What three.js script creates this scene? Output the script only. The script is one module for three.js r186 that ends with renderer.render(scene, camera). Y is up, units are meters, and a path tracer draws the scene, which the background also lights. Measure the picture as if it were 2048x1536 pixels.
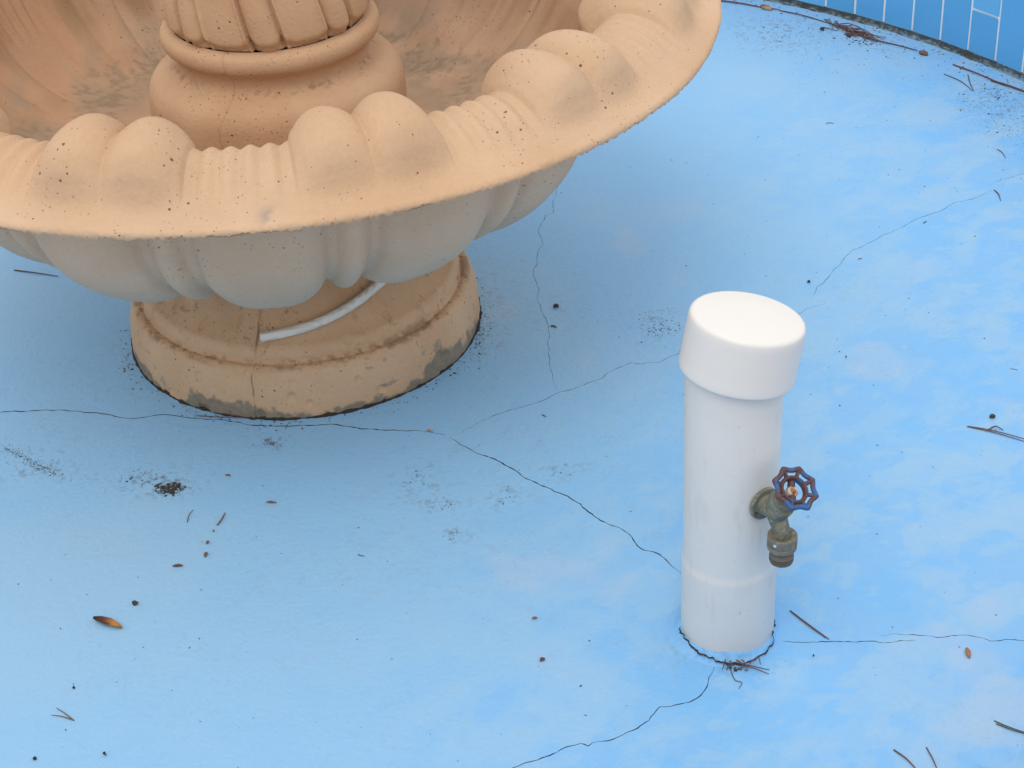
import * as THREE from 'three';
import { mergeGeometries, mergeVertices, toCreasedNormals } from 'three/addons/utils/BufferGeometryUtils.js';
import { RoundedBoxGeometry } from 'three/addons/geometries/RoundedBoxGeometry.js';

// ---------------------------------------------------------------- camera, sky, sun, exposure
const scene = new THREE.Scene();
const renderer = new THREE.WebGLRenderer({ antialias: true });
renderer.setSize(1024, 768);
renderer.toneMapping = THREE.LinearToneMapping;
renderer.toneMappingExposure = 1.30;
renderer.shadowMap.enabled = true;

const camera = new THREE.PerspectiveCamera(24.1, 1024 / 768, 0.05, 400);
{
  const pitch = 0.5833, roll = 0.0539;
  camera.position.set(0.3287, 1.5198, 2.5226);
  camera.rotation.order = 'YXZ';
  camera.rotation.set(-pitch, 0, -roll);
}
scene.add(camera);

const SUN_DIR = new THREE.Vector3(-0.16, 1, 0.55).normalize();
{ // thin even overcast: a white cloud deck, only a little brighter overhead
  const w = 256, h = 128, d = new Float32Array(w * h * 4);
  for (let j = 0; j < h; j++) for (let i = 0; i < w; i++) {
    const el = ((j + 0.5) / h - 0.5) * Math.PI, az = (i + 0.5) / w * 2 * Math.PI;
    const dir = [Math.cos(el) * Math.cos(az), Math.sin(el), Math.cos(el) * Math.sin(az)];
    const s = Math.max(0, dir[1]);
    const cloud = 1 + 0.05 * Math.sin(3 * az + 2.2 * el) + 0.04 * Math.sin(5 * az - 4 * el + 1.3);
    const L = (0.85 + 0.15 * s) * cloud * SKY_L();
    const o = (j * w + i) * 4;
    d[o] = L * 1.0; d[o + 1] = L * 1.0; d[o + 2] = L * 1.01; d[o + 3] = 1;
  }
  const sky = new THREE.DataTexture(d, w, h, THREE.RGBAFormat, THREE.FloatType);
  sky.mapping = THREE.EquirectangularReflectionMapping; sky.magFilter = THREE.LinearFilter; sky.minFilter = THREE.LinearFilter; sky.needsUpdate = true;
  scene.background = sky; scene.environment = sky;
}
function SKY_L() { return 0.90; }
const sun = new THREE.DirectionalLight(0xfff1de, 0.75);
sun.position.copy(SUN_DIR).multiplyScalar(8);
sun.castShadow = true; sun.shadow.radius = 60; sun.shadow.mapSize.set(2048, 2048);
Object.assign(sun.shadow.camera, { left: -2.6, right: 2.6, top: 2.6, bottom: -2.6, near: 0.5, far: 20 });
scene.add(sun, sun.target);

// ---------------------------------------------------------------- helpers
function rng(seed) { let s = seed >>> 0; return () => { s = (s + 0x6d2b79f5) | 0; let t = Math.imul(s ^ (s >>> 15), 1 | s); t = (t + Math.imul(t ^ (t >>> 7), 61 | t)) ^ t; return ((t ^ (t >>> 14)) >>> 0) / 4294967296; }; }
const hash = (x, y, s) => { let h = Math.imul(x | 0, 374761393) ^ Math.imul(y | 0, 668265263) ^ Math.imul(s | 0, 2147483629 & 0x7fffffff); h = Math.imul(h ^ (h >>> 13), 1274126177); return ((h ^ (h >>> 16)) >>> 0) / 4294967296; };
function noise(x, y, s = 0, px = 0) { // value noise; px: period in cells along x and y (0 = none)
  const xi = Math.floor(x), yi = Math.floor(y), fx = x - xi, fy = y - yi;
  const u = fx * fx * (3 - 2 * fx), v = fy * fy * (3 - 2 * fy);
  const m = (k) => (px ? ((k % px) + px) % px : k);
  const a = hash(m(xi), m(yi), s), b = hash(m(xi + 1), m(yi), s), c = hash(m(xi), m(yi + 1), s), e = hash(m(xi + 1), m(yi + 1), s);
  return a + (b - a) * u + (c - a) * v + (a - b - c + e) * u * v;
}
function fbm(x, y, oct = 4, s = 0, px = 0) { let t = 0, a = 0.5, n = 0; for (let o = 0; o < oct; o++) { t += a * noise(x, y, s + o * 17, px); n += a; x *= 2; y *= 2; px *= 2; a *= 0.5; } return t / n; }
const clamp = (x, a = 0, b = 1) => Math.min(b, Math.max(a, x));
const sstep = (a, b, x) => { const t = clamp((x - a) / (b - a)); return t * t * (3 - 2 * t); };
const mix = (a, b, t) => a + (b - a) * t;
const mix3 = (a, b, t) => [mix(a[0], b[0], t), mix(a[1], b[1], t), mix(a[2], b[2], t)];
const RAD = Math.PI / 180;
const toS = (c) => (c <= 0.0031308 ? c * 12.92 : 1.055 * Math.pow(c, 1 / 2.4) - 0.055);
function colorTex(w, h, f, rep = true) { // f(u, v, x, y) -> linear rgb
  const d = new Uint8Array(w * h * 4);
  for (let j = 0; j < h; j++) for (let i = 0; i < w; i++) {
    const c = f((i + 0.5) / w, (j + 0.5) / h, i, j), o = (j * w + i) * 4;
    d[o] = 255 * toS(clamp(c[0])); d[o + 1] = 255 * toS(clamp(c[1])); d[o + 2] = 255 * toS(clamp(c[2])); d[o + 3] = 255;
  }
  return finish(new THREE.DataTexture(d, w, h), THREE.SRGBColorSpace, rep);
}
function grayTex(w, h, f, rep = true) {
  const d = new Uint8Array(w * h * 4);
  for (let j = 0; j < h; j++) for (let i = 0; i < w; i++) { const c = 255 * clamp(f((i + 0.5) / w, (j + 0.5) / h, i, j)), o = (j * w + i) * 4; d[o] = d[o + 1] = d[o + 2] = c; d[o + 3] = 255; }
  return finish(new THREE.DataTexture(d, w, h), THREE.NoColorSpace, rep);
}
function finish(t, cs, rep) { t.colorSpace = cs; t.magFilter = THREE.LinearFilter; t.minFilter = THREE.LinearMipmapLinearFilter; t.generateMipmaps = true; t.wrapS = t.wrapT = rep ? THREE.RepeatWrapping : THREE.ClampToEdgeWrapping; t.needsUpdate = true; return t; }
const std = (o) => new THREE.MeshStandardMaterial({ roughness: 0.85, ...o });
const lin = (r, g, b) => new THREE.Color().setRGB(r, g, b);
function mesh(name, geo, mat, parent) { const m = new THREE.Mesh(geo, mat); m.name = name; m.castShadow = m.receiveShadow = true; if (parent) parent.add(m); return m; }
const used = {};
function numbered(n) { const k = used[n] = (used[n] ?? -1) + 1; return k ? n + '_' + String(k).padStart(3, '0') : n; }
function top(o, label, category, group, kind) {
  o.name = numbered(o.name); if (label) o.userData.label = label; if (category) o.userData.category = category; if (group) o.userData.group = group; if (kind) o.userData.kind = kind;
  scene.add(o); return o;
}
const groupAt = (name, x, y, z) => { const g = new THREE.Group(); g.name = name; g.position.set(x, y, z); return g; };
// smooth curve through (r, h) points, resampled to n points
function smoothProfile(pts, n) {
  const c = new THREE.CatmullRomCurve3(pts.map(([r, h]) => new THREE.Vector3(r, h, 0)), false, 'centripetal');
  return c.getSpacedPoints(n).map((p) => [p.x, p.y]);
}
// sweep a profile round the axis; f(r, h, i/n, az degrees, normal) -> [r, h, az shift in degrees]; colour(az, r, h, t) optional. az 0 faces +z, + turns to +x
function sweep(prof, nu, f, { colour, uScale = 1, flip = false } = {}) {
  const nv = prof.length, pos = [], uv = [], col = [], idx = [];
  const len = [0]; for (let j = 1; j < nv; j++) len.push(len[j - 1] + Math.hypot(prof[j][0] - prof[j - 1][0], prof[j][1] - prof[j - 1][1]));
  const nrm = prof.map((p, j) => { const a = prof[Math.max(0, j - 1)], b = prof[Math.min(nv - 1, j + 1)], dx = b[0] - a[0], dy = b[1] - a[1], l = Math.hypot(dx, dy) || 1; return [dy / l, -dx / l]; });
  for (let j = 0; j < nv; j++) for (let i = 0; i <= nu; i++) {
    const az = -180 + 360 * i / nu;
    const [r, h, da = 0] = f ? f(prof[j][0], prof[j][1], j / (nv - 1), i === nu ? -180 : az, nrm[j]) : prof[j];
    const a = (az + da) * RAD;
    pos.push(r * Math.sin(a), h, r * Math.cos(a)); uv.push(az * RAD * uScale, len[j]);
    if (colour) col.push(...colour(az, prof[j][0], prof[j][1], j / (nv - 1)));
  }
  for (let j = 0; j < nv - 1; j++) for (let i = 0; i < nu; i++) { const a = j * (nu + 1) + i, b = a + 1, c = a + nu + 1, d = c + 1; flip ? idx.push(a, c, b, b, c, d) : idx.push(a, b, c, b, d, c); }
  const g = new THREE.BufferGeometry();
  g.setAttribute('position', new THREE.Float32BufferAttribute(pos, 3)); g.setAttribute('uv', new THREE.Float32BufferAttribute(uv, 2));
  if (colour) g.setAttribute('color', new THREE.Float32BufferAttribute(col, 3));
  g.setIndex(idx); g.computeVertexNormals();
  const n = g.attributes.normal; // close the seam
  for (let j = 0; j < nv; j++) { const a = j * (nu + 1), b = a + nu; const v = new THREE.Vector3(n.getX(a) + n.getX(b), n.getY(a) + n.getY(b), n.getZ(a) + n.getZ(b)).normalize(); n.setXYZ(a, v.x, v.y, v.z); n.setXYZ(b, v.x, v.y, v.z); }
  return g;
}
function tube(points, radius, seg = 12, rad = 6, taper = 0) { // tapered round rod along a curve
  const curve = new THREE.CatmullRomCurve3(points.map((p) => new THREE.Vector3(...p)));
  const g = new THREE.TubeGeometry(curve, seg, radius, rad, false);
  if (taper) { const p = g.attributes.position, c = new THREE.Vector3(), v = new THREE.Vector3(); for (let i = 0; i <= seg; i++) { curve.getPointAt(i / seg, c); const k = 1 - taper * Math.pow(i / seg, 2); for (let j = 0; j <= rad; j++) { const q = i * (rad + 1) + j; v.fromBufferAttribute(p, q).sub(c).multiplyScalar(k).add(c); p.setXYZ(q, v.x, v.y, v.z); } } }
  const parts = [g.toNonIndexed()];
  const ends = [[curve.getPointAt(0), 0], [curve.getPointAt(1), seg]];
  for (const [c, i] of ends) { // caps
    const p = g.attributes.position, arr = [];
    for (let j = 0; j < rad; j++) { const a = i * (rad + 1) + j, b = a + 1; const A = [p.getX(a), p.getY(a), p.getZ(a)], B = [p.getX(b), p.getY(b), p.getZ(b)]; i ? arr.push(c.x, c.y, c.z, ...A, ...B) : arr.push(c.x, c.y, c.z, ...B, ...A); }
    const cg = new THREE.BufferGeometry(); cg.setAttribute('position', new THREE.Float32BufferAttribute(arr, 3)); cg.setAttribute('uv', new THREE.Float32BufferAttribute(new Array(arr.length / 3 * 2).fill(0), 2)); cg.computeVertexNormals(); parts.push(cg);
  }
  return mergeGeometries(parts);
}
// ---------------------------------------------------------------- measured floor positions, metres (x, z) from the fountain axis
const CRACKS = [
  [0.60, [[-0.440,0.306],[-0.430,0.316],[-0.405,0.340],[-0.384,0.355],[-0.360,0.374],[-0.335,0.386]]],
  [1.30, [[-0.658,0.189],[-0.550,0.220],[-0.457,0.222],[-0.411,0.222],[-0.341,0.229],[-0.276,0.250],[-0.192,0.254],[-0.149,0.267],[-0.118,0.272],[-0.078,0.288],[0.006,0.301],[0.042,0.302],[0.089,0.313],[0.130,0.324],[0.182,0.330],[0.204,0.336],[0.228,0.345]]],
  [0.55, [[0.239,0.349],[0.252,0.341],[0.268,0.327],[0.301,0.301],[0.330,0.288],[0.374,0.269],[0.395,0.252],[0.430,0.238],[0.469,0.215],[0.490,0.193],[0.515,0.177],[0.532,0.183],[0.559,0.181],[0.590,0.160],[0.643,0.139],[0.710,0.108],[0.788,0.064],[0.812,0.045],[0.843,0.033]]],
  [0.45, [[0.398,0.246],[0.392,0.203],[0.388,0.140],[0.393,0.085],[0.392,0.056],[0.385,0.016],[0.382,-0.060],[0.374,-0.112],[0.377,-0.134],[0.383,-0.149],[0.386,-0.192],[0.396,-0.219],[0.390,-0.271],[0.400,-0.299],[0.404,-0.320],[0.418,-0.326],[0.421,-0.373],[0.428,-0.404],[0.441,-0.516],[0.433,-0.647]]],
  [1.15, [[0.233,0.352],[0.239,0.359],[0.262,0.385],[0.286,0.405],[0.315,0.432],[0.337,0.460],[0.360,0.481],[0.371,0.489],[0.392,0.507],[0.402,0.517],[0.415,0.531],[0.434,0.563],[0.462,0.587],[0.477,0.605],[0.481,0.618],[0.493,0.640],[0.506,0.645],[0.524,0.671],[0.538,0.692],[0.552,0.723]]],
  [0.80, [[0.639,0.829],[0.641,0.834],[0.669,0.838],[0.685,0.839],[0.709,0.840],[0.750,0.843],[0.773,0.848],[0.813,0.847]]],
  [0.70, [[0.771,0.834],[0.787,0.832],[0.820,0.838],[0.839,0.843],[0.849,0.843],[0.867,0.841],[0.884,0.844],[0.904,0.855],[0.944,0.858],[1.034,0.873],[1.130,0.862]]],
  [0.85, [[0.559,0.871],[0.550,0.892],[0.543,0.913],[0.539,0.919],[0.521,0.934],[0.511,0.936],[0.485,0.939],[0.470,0.961],[0.438,0.982],[0.423,0.990],[0.401,0.993],[0.395,0.998],[0.387,0.993],[0.371,0.997],[0.335,1.016],[0.305,1.027],[0.250,1.057],[0.210,1.070]]],
  [0.50, [[0.823,0.013],[0.839,-0.022],[0.861,-0.048],[0.894,-0.100],[0.921,-0.138],[0.947,-0.156],[0.980,-0.183],[1.030,-0.217],[1.128,-0.286],[1.166,-0.298],[1.208,-0.328]]],
  [0.45, [[1.203,-0.344],[1.232,-0.365],[1.276,-0.381],[1.381,-0.424],[1.526,-0.447]]],
];
const NEEDLES = {
  v_a: [[-0.224,0.909],[-0.239,0.895],[-0.250,0.885]],
  v_b: [[-0.224,0.909],[-0.239,0.902],[-0.254,0.897]],
  short_left: [[-0.133,0.525],[-0.132,0.508],[-0.128,0.497]],
  frag: [[-0.090,0.536],[-0.085,0.524],[-0.082,0.508]],
  thick: [[0.667,0.779],[0.684,0.807],[0.703,0.834]],
  bot1: [[0.747,1.031],[0.758,1.047],[0.768,1.068]],
  bot2: [[0.785,1.030],[0.788,1.050],[0.790,1.070]],
  green1: [[0.873,0.993],[0.888,1.006],[0.916,1.022]],
  green2: [[0.874,0.998],[0.888,1.009],[0.916,1.024]],
  r1: [[0.986,0.396],[1.018,0.411],[1.071,0.443]],
  r2: [[0.985,0.397],[1.017,0.415],[1.069,0.450]],
  rtwig: [[1.012,0.409],[1.024,0.405],[1.034,0.411]],
  c1: [[1.207,-0.323],[1.210,-0.307],[1.208,-0.282]],
  c2: [[1.253,-0.483],[1.258,-0.468],[1.259,-0.445]],
  w1: [[1.234,-0.829],[1.257,-0.791],[1.271,-0.743]],
  w2: [[1.280,-0.820],[1.274,-0.777],[1.273,-0.743]],
  s1: [[0.396,0.058],[0.400,0.058],[0.405,0.063]],
  s2: [[1.057,-0.216],[1.060,-0.219],[1.064,-0.222]],
  s3: [[0.961,-0.632],[0.969,-0.633],[0.975,-0.630]],
  p1: [[0.575,0.871],[0.596,0.878],[0.625,0.886]],
  p2: [[0.584,0.873],[0.601,0.882],[0.623,0.893]],
  p3: [[0.577,0.877],[0.581,0.902],[0.588,0.906],[0.583,0.916]],
  p4: [[0.570,0.868],[0.579,0.876],[0.591,0.869]],
  fb1: [[-0.150,0.261],[-0.115,0.269],[-0.075,0.273]],
  fb2: [[-0.116,0.256],[-0.092,0.268],[-0.068,0.277]],
  bk: [[-0.525,-0.223],[-0.486,-0.208],[-0.443,-0.193]],
  q1: [[0.109,0.617],[0.113,0.620],[0.118,0.621]],
  q2: [[0.371,0.308],[0.374,0.311],[0.377,0.314]],
  q3: [[0.270,0.063],[0.278,0.057],[0.284,0.049]],
  q4: [[1.086,0.252],[1.091,0.254],[1.096,0.257]],
  q5: [[0.922,-0.104],[0.925,-0.105],[0.929,-0.106]],
};
const BITS = {
  leaf: [[-0.231,0.723],[-0.191,0.745]],
  chip: [[-0.182,0.699],[-0.179,0.693]],
  crescent: [[-0.179,0.970],[-0.175,0.973]],
  l1: [[-0.141,0.622],[-0.127,0.622]],
  l2: [[-0.026,0.490],[-0.011,0.492]],
  b1: [[-0.094,0.551],[-0.093,0.547]],
  b2: [[-0.100,0.578],[-0.098,0.571]],
  b3: [[-0.099,0.606],[-0.098,0.596]],
  b4: [[-0.091,0.419],[-0.083,0.421]],
  r1: [[0.338,0.768],[0.345,0.767]],
  t1: [[0.345,0.849],[0.351,0.844]],
  seed1: [[0.403,-0.001],[0.412,-0.001]],
  ov: [[0.871,0.866],[0.870,0.885]],
  seed2: [[1.022,0.378],[1.031,0.377]],
  seed3: [[0.845,0.196],[0.847,0.197]],
  seed4: [[0.825,-0.037],[0.830,-0.036]],
  seed5: [[0.681,0.866],[0.683,0.866]],
  d1: [[-0.236,0.851],[-0.233,0.852]],
  d2: [[-0.262,0.970],[-0.258,0.972]],
  wl1: [[0.922,-1.237],[0.942,-1.211]],
  wl2: [[1.208,-0.942],[1.222,-0.924]],
  wl3: [[1.028,-1.090],[1.036,-1.084]],
  wl4: [[1.077,-1.051],[1.085,-1.041]],
  orange: [[0.199,0.332],[0.208,0.338]],
};
const CLUSTERS = {
  a: [[-0.184,0.430],[-0.158,0.433],[-0.181,0.451]],
  a2: [[-0.231,0.404],[-0.187,0.408],[-0.228,0.423]],
  b: [[-0.384,0.359],[-0.342,0.388],[-0.381,0.378]],
  c: [[-0.045,0.334],[-0.019,0.336],[-0.043,0.353]],
  d: [[0.546,0.038],[0.590,0.042],[0.540,0.099]],
  e: [[0.169,0.435],[0.190,0.437],[0.169,0.471]],
  f: [[0.212,0.504],[0.233,0.506],[0.212,0.521]],
  g: [[0.380,0.448],[0.402,0.438],[0.379,0.466]],
  h: [[0.304,0.494],[0.318,0.484],[0.303,0.523]],
  i: [[0.230,0.579],[0.243,0.580],[0.230,0.595]],
  w: [[1.088,-1.068],[1.140,-1.007],[1.078,-1.015]],
  w5: [[1.298,-0.793],[1.334,-0.740],[1.286,-0.746]],
  p: [[0.575,0.874],[0.596,0.879],[0.574,0.881]],
  fb: [[0.278,0.026],[0.282,0.057],[0.277,0.102]],
  x: [[0.921,-1.162],[1.023,-1.063],[0.897,-1.000]],
  y: [[1.294,-0.698],[1.333,-0.624],[1.266,-0.587]],
};
// ---------------------------------------------------------------- the setting: ground, basin floor with real cracks, tiled wall
const R_WALL = 1.592, WALL_H = 0.245, PIPE = [0.5836, 0.8031];
const DEEP = [0.190, 0.475, 0.840], PAINT = [0.250, 0.500, 0.785], CHALK = [0.295, 0.515, 0.750], GRIME = [0.20, 0.245, 0.27];
const SMUDGE = [[-0.172, 0.44, 0.05, 0.022, 0.9], [-0.21, 0.415, 0.07, 0.03, 0.5], [-0.385, 0.365, 0.06, 0.04, 0.5], [-0.03, 0.342, 0.03, 0.018, 0.7], [0.565, 0.065, 0.05, 0.06, 0.35], [0.19, 0.455, 0.035, 0.04, 0.4], [0.222, 0.51, 0.03, 0.03, 0.45], [0.39, 0.452, 0.035, 0.02, 0.45], [0.31, 0.505, 0.03, 0.03, 0.4], [0.236, 0.588, 0.03, 0.02, 0.45], [0.95, -1.09, 0.11, 0.09, 0.5], [1.31, -0.68, 0.09, 0.1, 0.55], [0.60, 0.878, 0.05, 0.03, 0.35], [0.545, 0.845, 0.04, 0.03, 0.3], [0.29, 0.06, 0.03, 0.08, 0.5]];
const floorMap = colorTex(2048, 2048, (u, v) => {
  const x = (u - 0.5) * 3.3, z = -(v - 0.5) * 3.3; // the floor's own metres
  const wx = x + 0.05 * (fbm(x * 6, z * 6, 2, 91) - 0.5), wz = z + 0.05 * (fbm(x * 6, z * 6, 2, 92) - 0.5);
  let c = mix3(PAINT, CHALK, 0.8 * sstep(0.38, 0.72, fbm(wx * 3.1, wz * 3.1, 4, 3)));
  // strokes where the roller left a stronger coat: on the open side of the basin
  const side = sstep(0.25, 0.85, wx * 0.75 + wz * 0.35 + 0.5 * (fbm(x * 1.4, z * 1.4, 3, 7) - 0.5)) * 0.9 + 0.5 * sstep(0.3, 0.45, -x) * sstep(0.75, 0.95, z + 0.1 * noise(x * 5, z * 5, 4));
  const stroke = fbm((x * 0.8 + z * 0.6) * 9, (z * 0.8 - x * 0.6) * 30, 4, 21) * 0.6 + fbm(wx * 13, wz * 17, 3, 22) * 0.4;
  c = mix3(c, DEEP, clamp(0.25 * side + side * 0.6 * sstep(0.43, 0.66, stroke)));
  const qx = x + 0.03 * (fbm(x * 20, z * 20, 3, 24) - 0.5), qz = z + 0.03 * (fbm(x * 20, z * 20, 3, 25) - 0.5), scuff = fbm((qx * 0.7 - qz * 0.7) * 11, (qx * 0.7 + qz * 0.7) * 24, 4, 26);
  c = mix3(c, [0.165, 0.455, 0.845], 0.5 * side * sstep(0.52, 0.60, scuff)); c = mix3(c, [0.335, 0.525, 0.735], 0.35 * side * sstep(0.45, 0.38, scuff));
  c = mix3(c, CHALK, 0.55 * sstep(0.60, 0.74, fbm(x * 26 + z * 9, z * 40, 4, 31)) * (0.35 + 0.65 * side));
  // pale chalky spots
  c = mix3(c, [0.40, 0.53, 0.70], 0.4 * sstep(0.70, 0.80, fbm(x * 4.5, z * 4.5, 4, 41)));
  // grime that settled in fine grains: round the pedestal, along the wall and in loose patches
  const r = Math.hypot(x, z), grain = fbm(x * 210, z * 210, 3, 51), grain2 = fbm(x * 60, z * 75, 3, 52);
  const patch = sstep(0.42, 0.7, fbm(x * 5 + 9, z * 5, 4, 53));
  const near = Math.exp(-Math.max(0, r - 0.28) * 6) * 0.35 + sstep(1.25, 1.58, r) * 0.65 + 0.16;
  c = mix3(c, GRIME, clamp(near * (0.35 + 0.65 * patch) * sstep(0.52, 0.80, grain * 0.6 + grain2 * 0.4) * 0.8));
  c = mix3(c, [0.36, 0.46, 0.55], near * 0.12 * patch * grain2);
  // smudges of trodden soil
  for (const [sx, sz, rx, rz, k] of SMUDGE) { const e = ((x - sx) / rx) ** 2 + ((z - sz) / rz) ** 2; if (e < 4) c = mix3(c, [0.13, 0.12, 0.115], clamp(k * Math.exp(-e * 1.3) * sstep(0.50, 0.74, 0.75 * grain + 0.25 * grain2) * 1.1)); }
  return c;
}, false);
const floorBump = grayTex(1024, 1024, (u, v) => 0.5 * fbm(u * 26, v * 26, 4, 61, 26) + 0.5 * fbm(u * 180, v * 180, 2, 62, 180));
floorMap.repeat.set(1 / 3.3, 1 / 3.3); floorMap.offset.set(0.5, 0.5);
const bumpF = floorBump; bumpF.repeat.set(1.1, 1.1);
const floorMat = std({ map: floorMap, bumpMap: bumpF, bumpScale: 0.0012, roughness: 0.62 });
const crackMat = std({ color: lin(0.035, 0.028, 0.024), roughness: 1 });

// each crack: a jagged slot cut out of the floor with a groove of dirt below it
const crackRnd = rng(5);
function crackOutline(pts, w) {
  let line = pts.map((p) => p.slice());
  for (let k = 0; k < 3; k++) { // break the segments up
    const out = [line[0]];
    for (let i = 1; i < line.length; i++) {
      const a = line[i - 1], b = line[i], l = Math.hypot(b[0] - a[0], b[1] - a[1]);
      if (l > 0.009) { const o = (crackRnd() - 0.5) * l * 0.16; out.push([(a[0] + b[0]) / 2 - (b[1] - a[1]) / l * o, (a[1] + b[1]) / 2 + (b[0] - a[0]) / l * o]); }
      out.push(b);
    }
    line = out;
  }
  const L = [], R = [], C = [];
  line.forEach((p, i) => {
    const a = line[Math.max(0, i - 1)], b = line[Math.min(line.length - 1, i + 1)], l = Math.hypot(b[0] - a[0], b[1] - a[1]) || 1, t = i / (line.length - 1);
    const half = 0.0007 * w * (0.45 + 1.1 * crackRnd()) * Math.min(1, 0.25 + 6 * Math.min(t, 1 - t));
    const n = [-(b[1] - a[1]) / l * half, (b[0] - a[0]) / l * half];
    L.push([p[0] + n[0], p[1] + n[1]]); R.push([p[0] - n[0], p[1] - n[1]]); C.push(p);
  });
  return { L, R, C };
}
const floorShape = new THREE.Shape(); floorShape.absarc(0, 0, R_WALL + 0.02, 0, Math.PI * 2, false);
const outlines = CRACKS.map(([w, pts]) => crackOutline(pts, w));
for (const { L, R } of outlines) { const h = new THREE.Path(); const ring = [...L, ...R.slice().reverse()]; ring.forEach(([x, z], i) => (i ? h.lineTo(x, -z) : h.moveTo(x, -z))); h.closePath(); floorShape.holes.push(h); }
const floorGeo = new THREE.ShapeGeometry(floorShape, 128); floorGeo.rotateX(-Math.PI / 2);
const floor = mesh('basin_floor', floorGeo, floorMat);
top(floor, 'light blue painted concrete floor of the drained fountain basin', 'floor', null, 'structure');
outlines.forEach(({ L, R, C }) => {
  const pos = [], idx = [];
  C.forEach((p, i) => { pos.push(L[i][0], 0, L[i][1], p[0], -0.005, p[1], R[i][0], 0, R[i][1]); if (i) { const a = (i - 1) * 3, b = i * 3; idx.push(a, a + 1, b, a + 1, b + 1, b, a + 1, a + 2, b + 1, a + 2, b + 2, b + 1); } });
  const g = new THREE.BufferGeometry(); g.setAttribute('position', new THREE.Float32BufferAttribute(pos, 3)); g.setIndex(idx); g.computeVertexNormals();
  mesh('crack', g, crackMat, floor);
});
// mortar collar round the pipe, broken loose from the floor
{
  const p = smoothProfile([[0.055, 0.010], [0.0605, 0.0085], [0.065, 0.0045], [0.070, 0.0015], [0.075, -0.0008]], 12);
  const g = sweep(p, 160, (r, h, t, az) => { const n = fbm(az / 24 + 40, t * 2, 3, 71, 0), wob = 0.010 * (noise((az + 180) / 40, 3, 72, 9) - 0.5); return [r + wob * t, h > 0 ? h * (0.5 + 1.0 * n) : h]; }, { uScale: 0.06 });
  { const P = g.attributes.position, U = g.attributes.uv; for (let i = 0; i < P.count; i++) U.setXY(i, P.getX(i) + PIPE[0], -(P.getZ(i) + PIPE[1])); }
  const collar = mesh('mortar_collar', g, floorMat, floor);
  collar.position.set(PIPE[0], 0, PIPE[1]);
  // open joints where the collar has cracked: one close to the pipe, one through the mortar
  const jr = rng(12);
  const joint = (a0, a1, r0, r1, w) => {
    const L = [], n = 46; const pos = [], idx = [];
    for (let i = 0; i <= n; i++) { const t = i / n, a = (a0 + (a1 - a0) * t) * RAD, r = mix(r0, r1, t) + (fbm(t * 9 + a0, r0 * 50, 3, 88) - 0.5) * 0.008, hw = w * (0.25 + 1.3 * noise(t * 14, a0, 89)) * Math.min(1, 0.2 + 5 * Math.min(t, 1 - t)); for (const [q, y] of [[-hw, 0.0095], [0, 0.0115], [hw, 0.0095]]) pos.push(PIPE[0] + (r + q) * Math.sin(a), clamp(y - (r - 0.058) * 0.38, 0.0012, 1), PIPE[1] + (r + q) * Math.cos(a)); if (i) { const b = i * 3, c = b - 3; idx.push(c, c + 1, b, c + 1, b + 1, b, c + 1, c + 2, b + 1, c + 2, b + 2, b + 1); } }
    const g = new THREE.BufferGeometry(); g.setAttribute('position', new THREE.Float32BufferAttribute(pos, 3)); g.setIndex(idx); g.computeVertexNormals(); mesh('joint_dirt', g, crackMat, floor);
  };
  joint(-85, -30, 0.0595, 0.069, 0.0011); joint(-32, 8, 0.068, 0.0745, 0.0009); joint(6, 62, 0.076, 0.062, 0.0008); joint(60, 100, 0.0595, 0.0585, 0.0008);
}
// dirt packed into the joint between pedestal and floor
{
  const p = smoothProfile([[0.276, 0.004], [0.282, 0.0035], [0.2845, 0.0015], [0.2862, -0.001]], 8);
  const g = sweep(p, 720, (r, h, t, az) => { const n = fbm((az + 180) / 2.2, 0, 4, 81), m = noise((az + 180) / 20, 5, 82, 18); return [r + t * (n - 0.55) * 0.006 * (0.4 + m), h * (0.2 + 1.3 * n)]; });
  mesh('joint_dirt', g, crackMat, floor);
}
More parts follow.
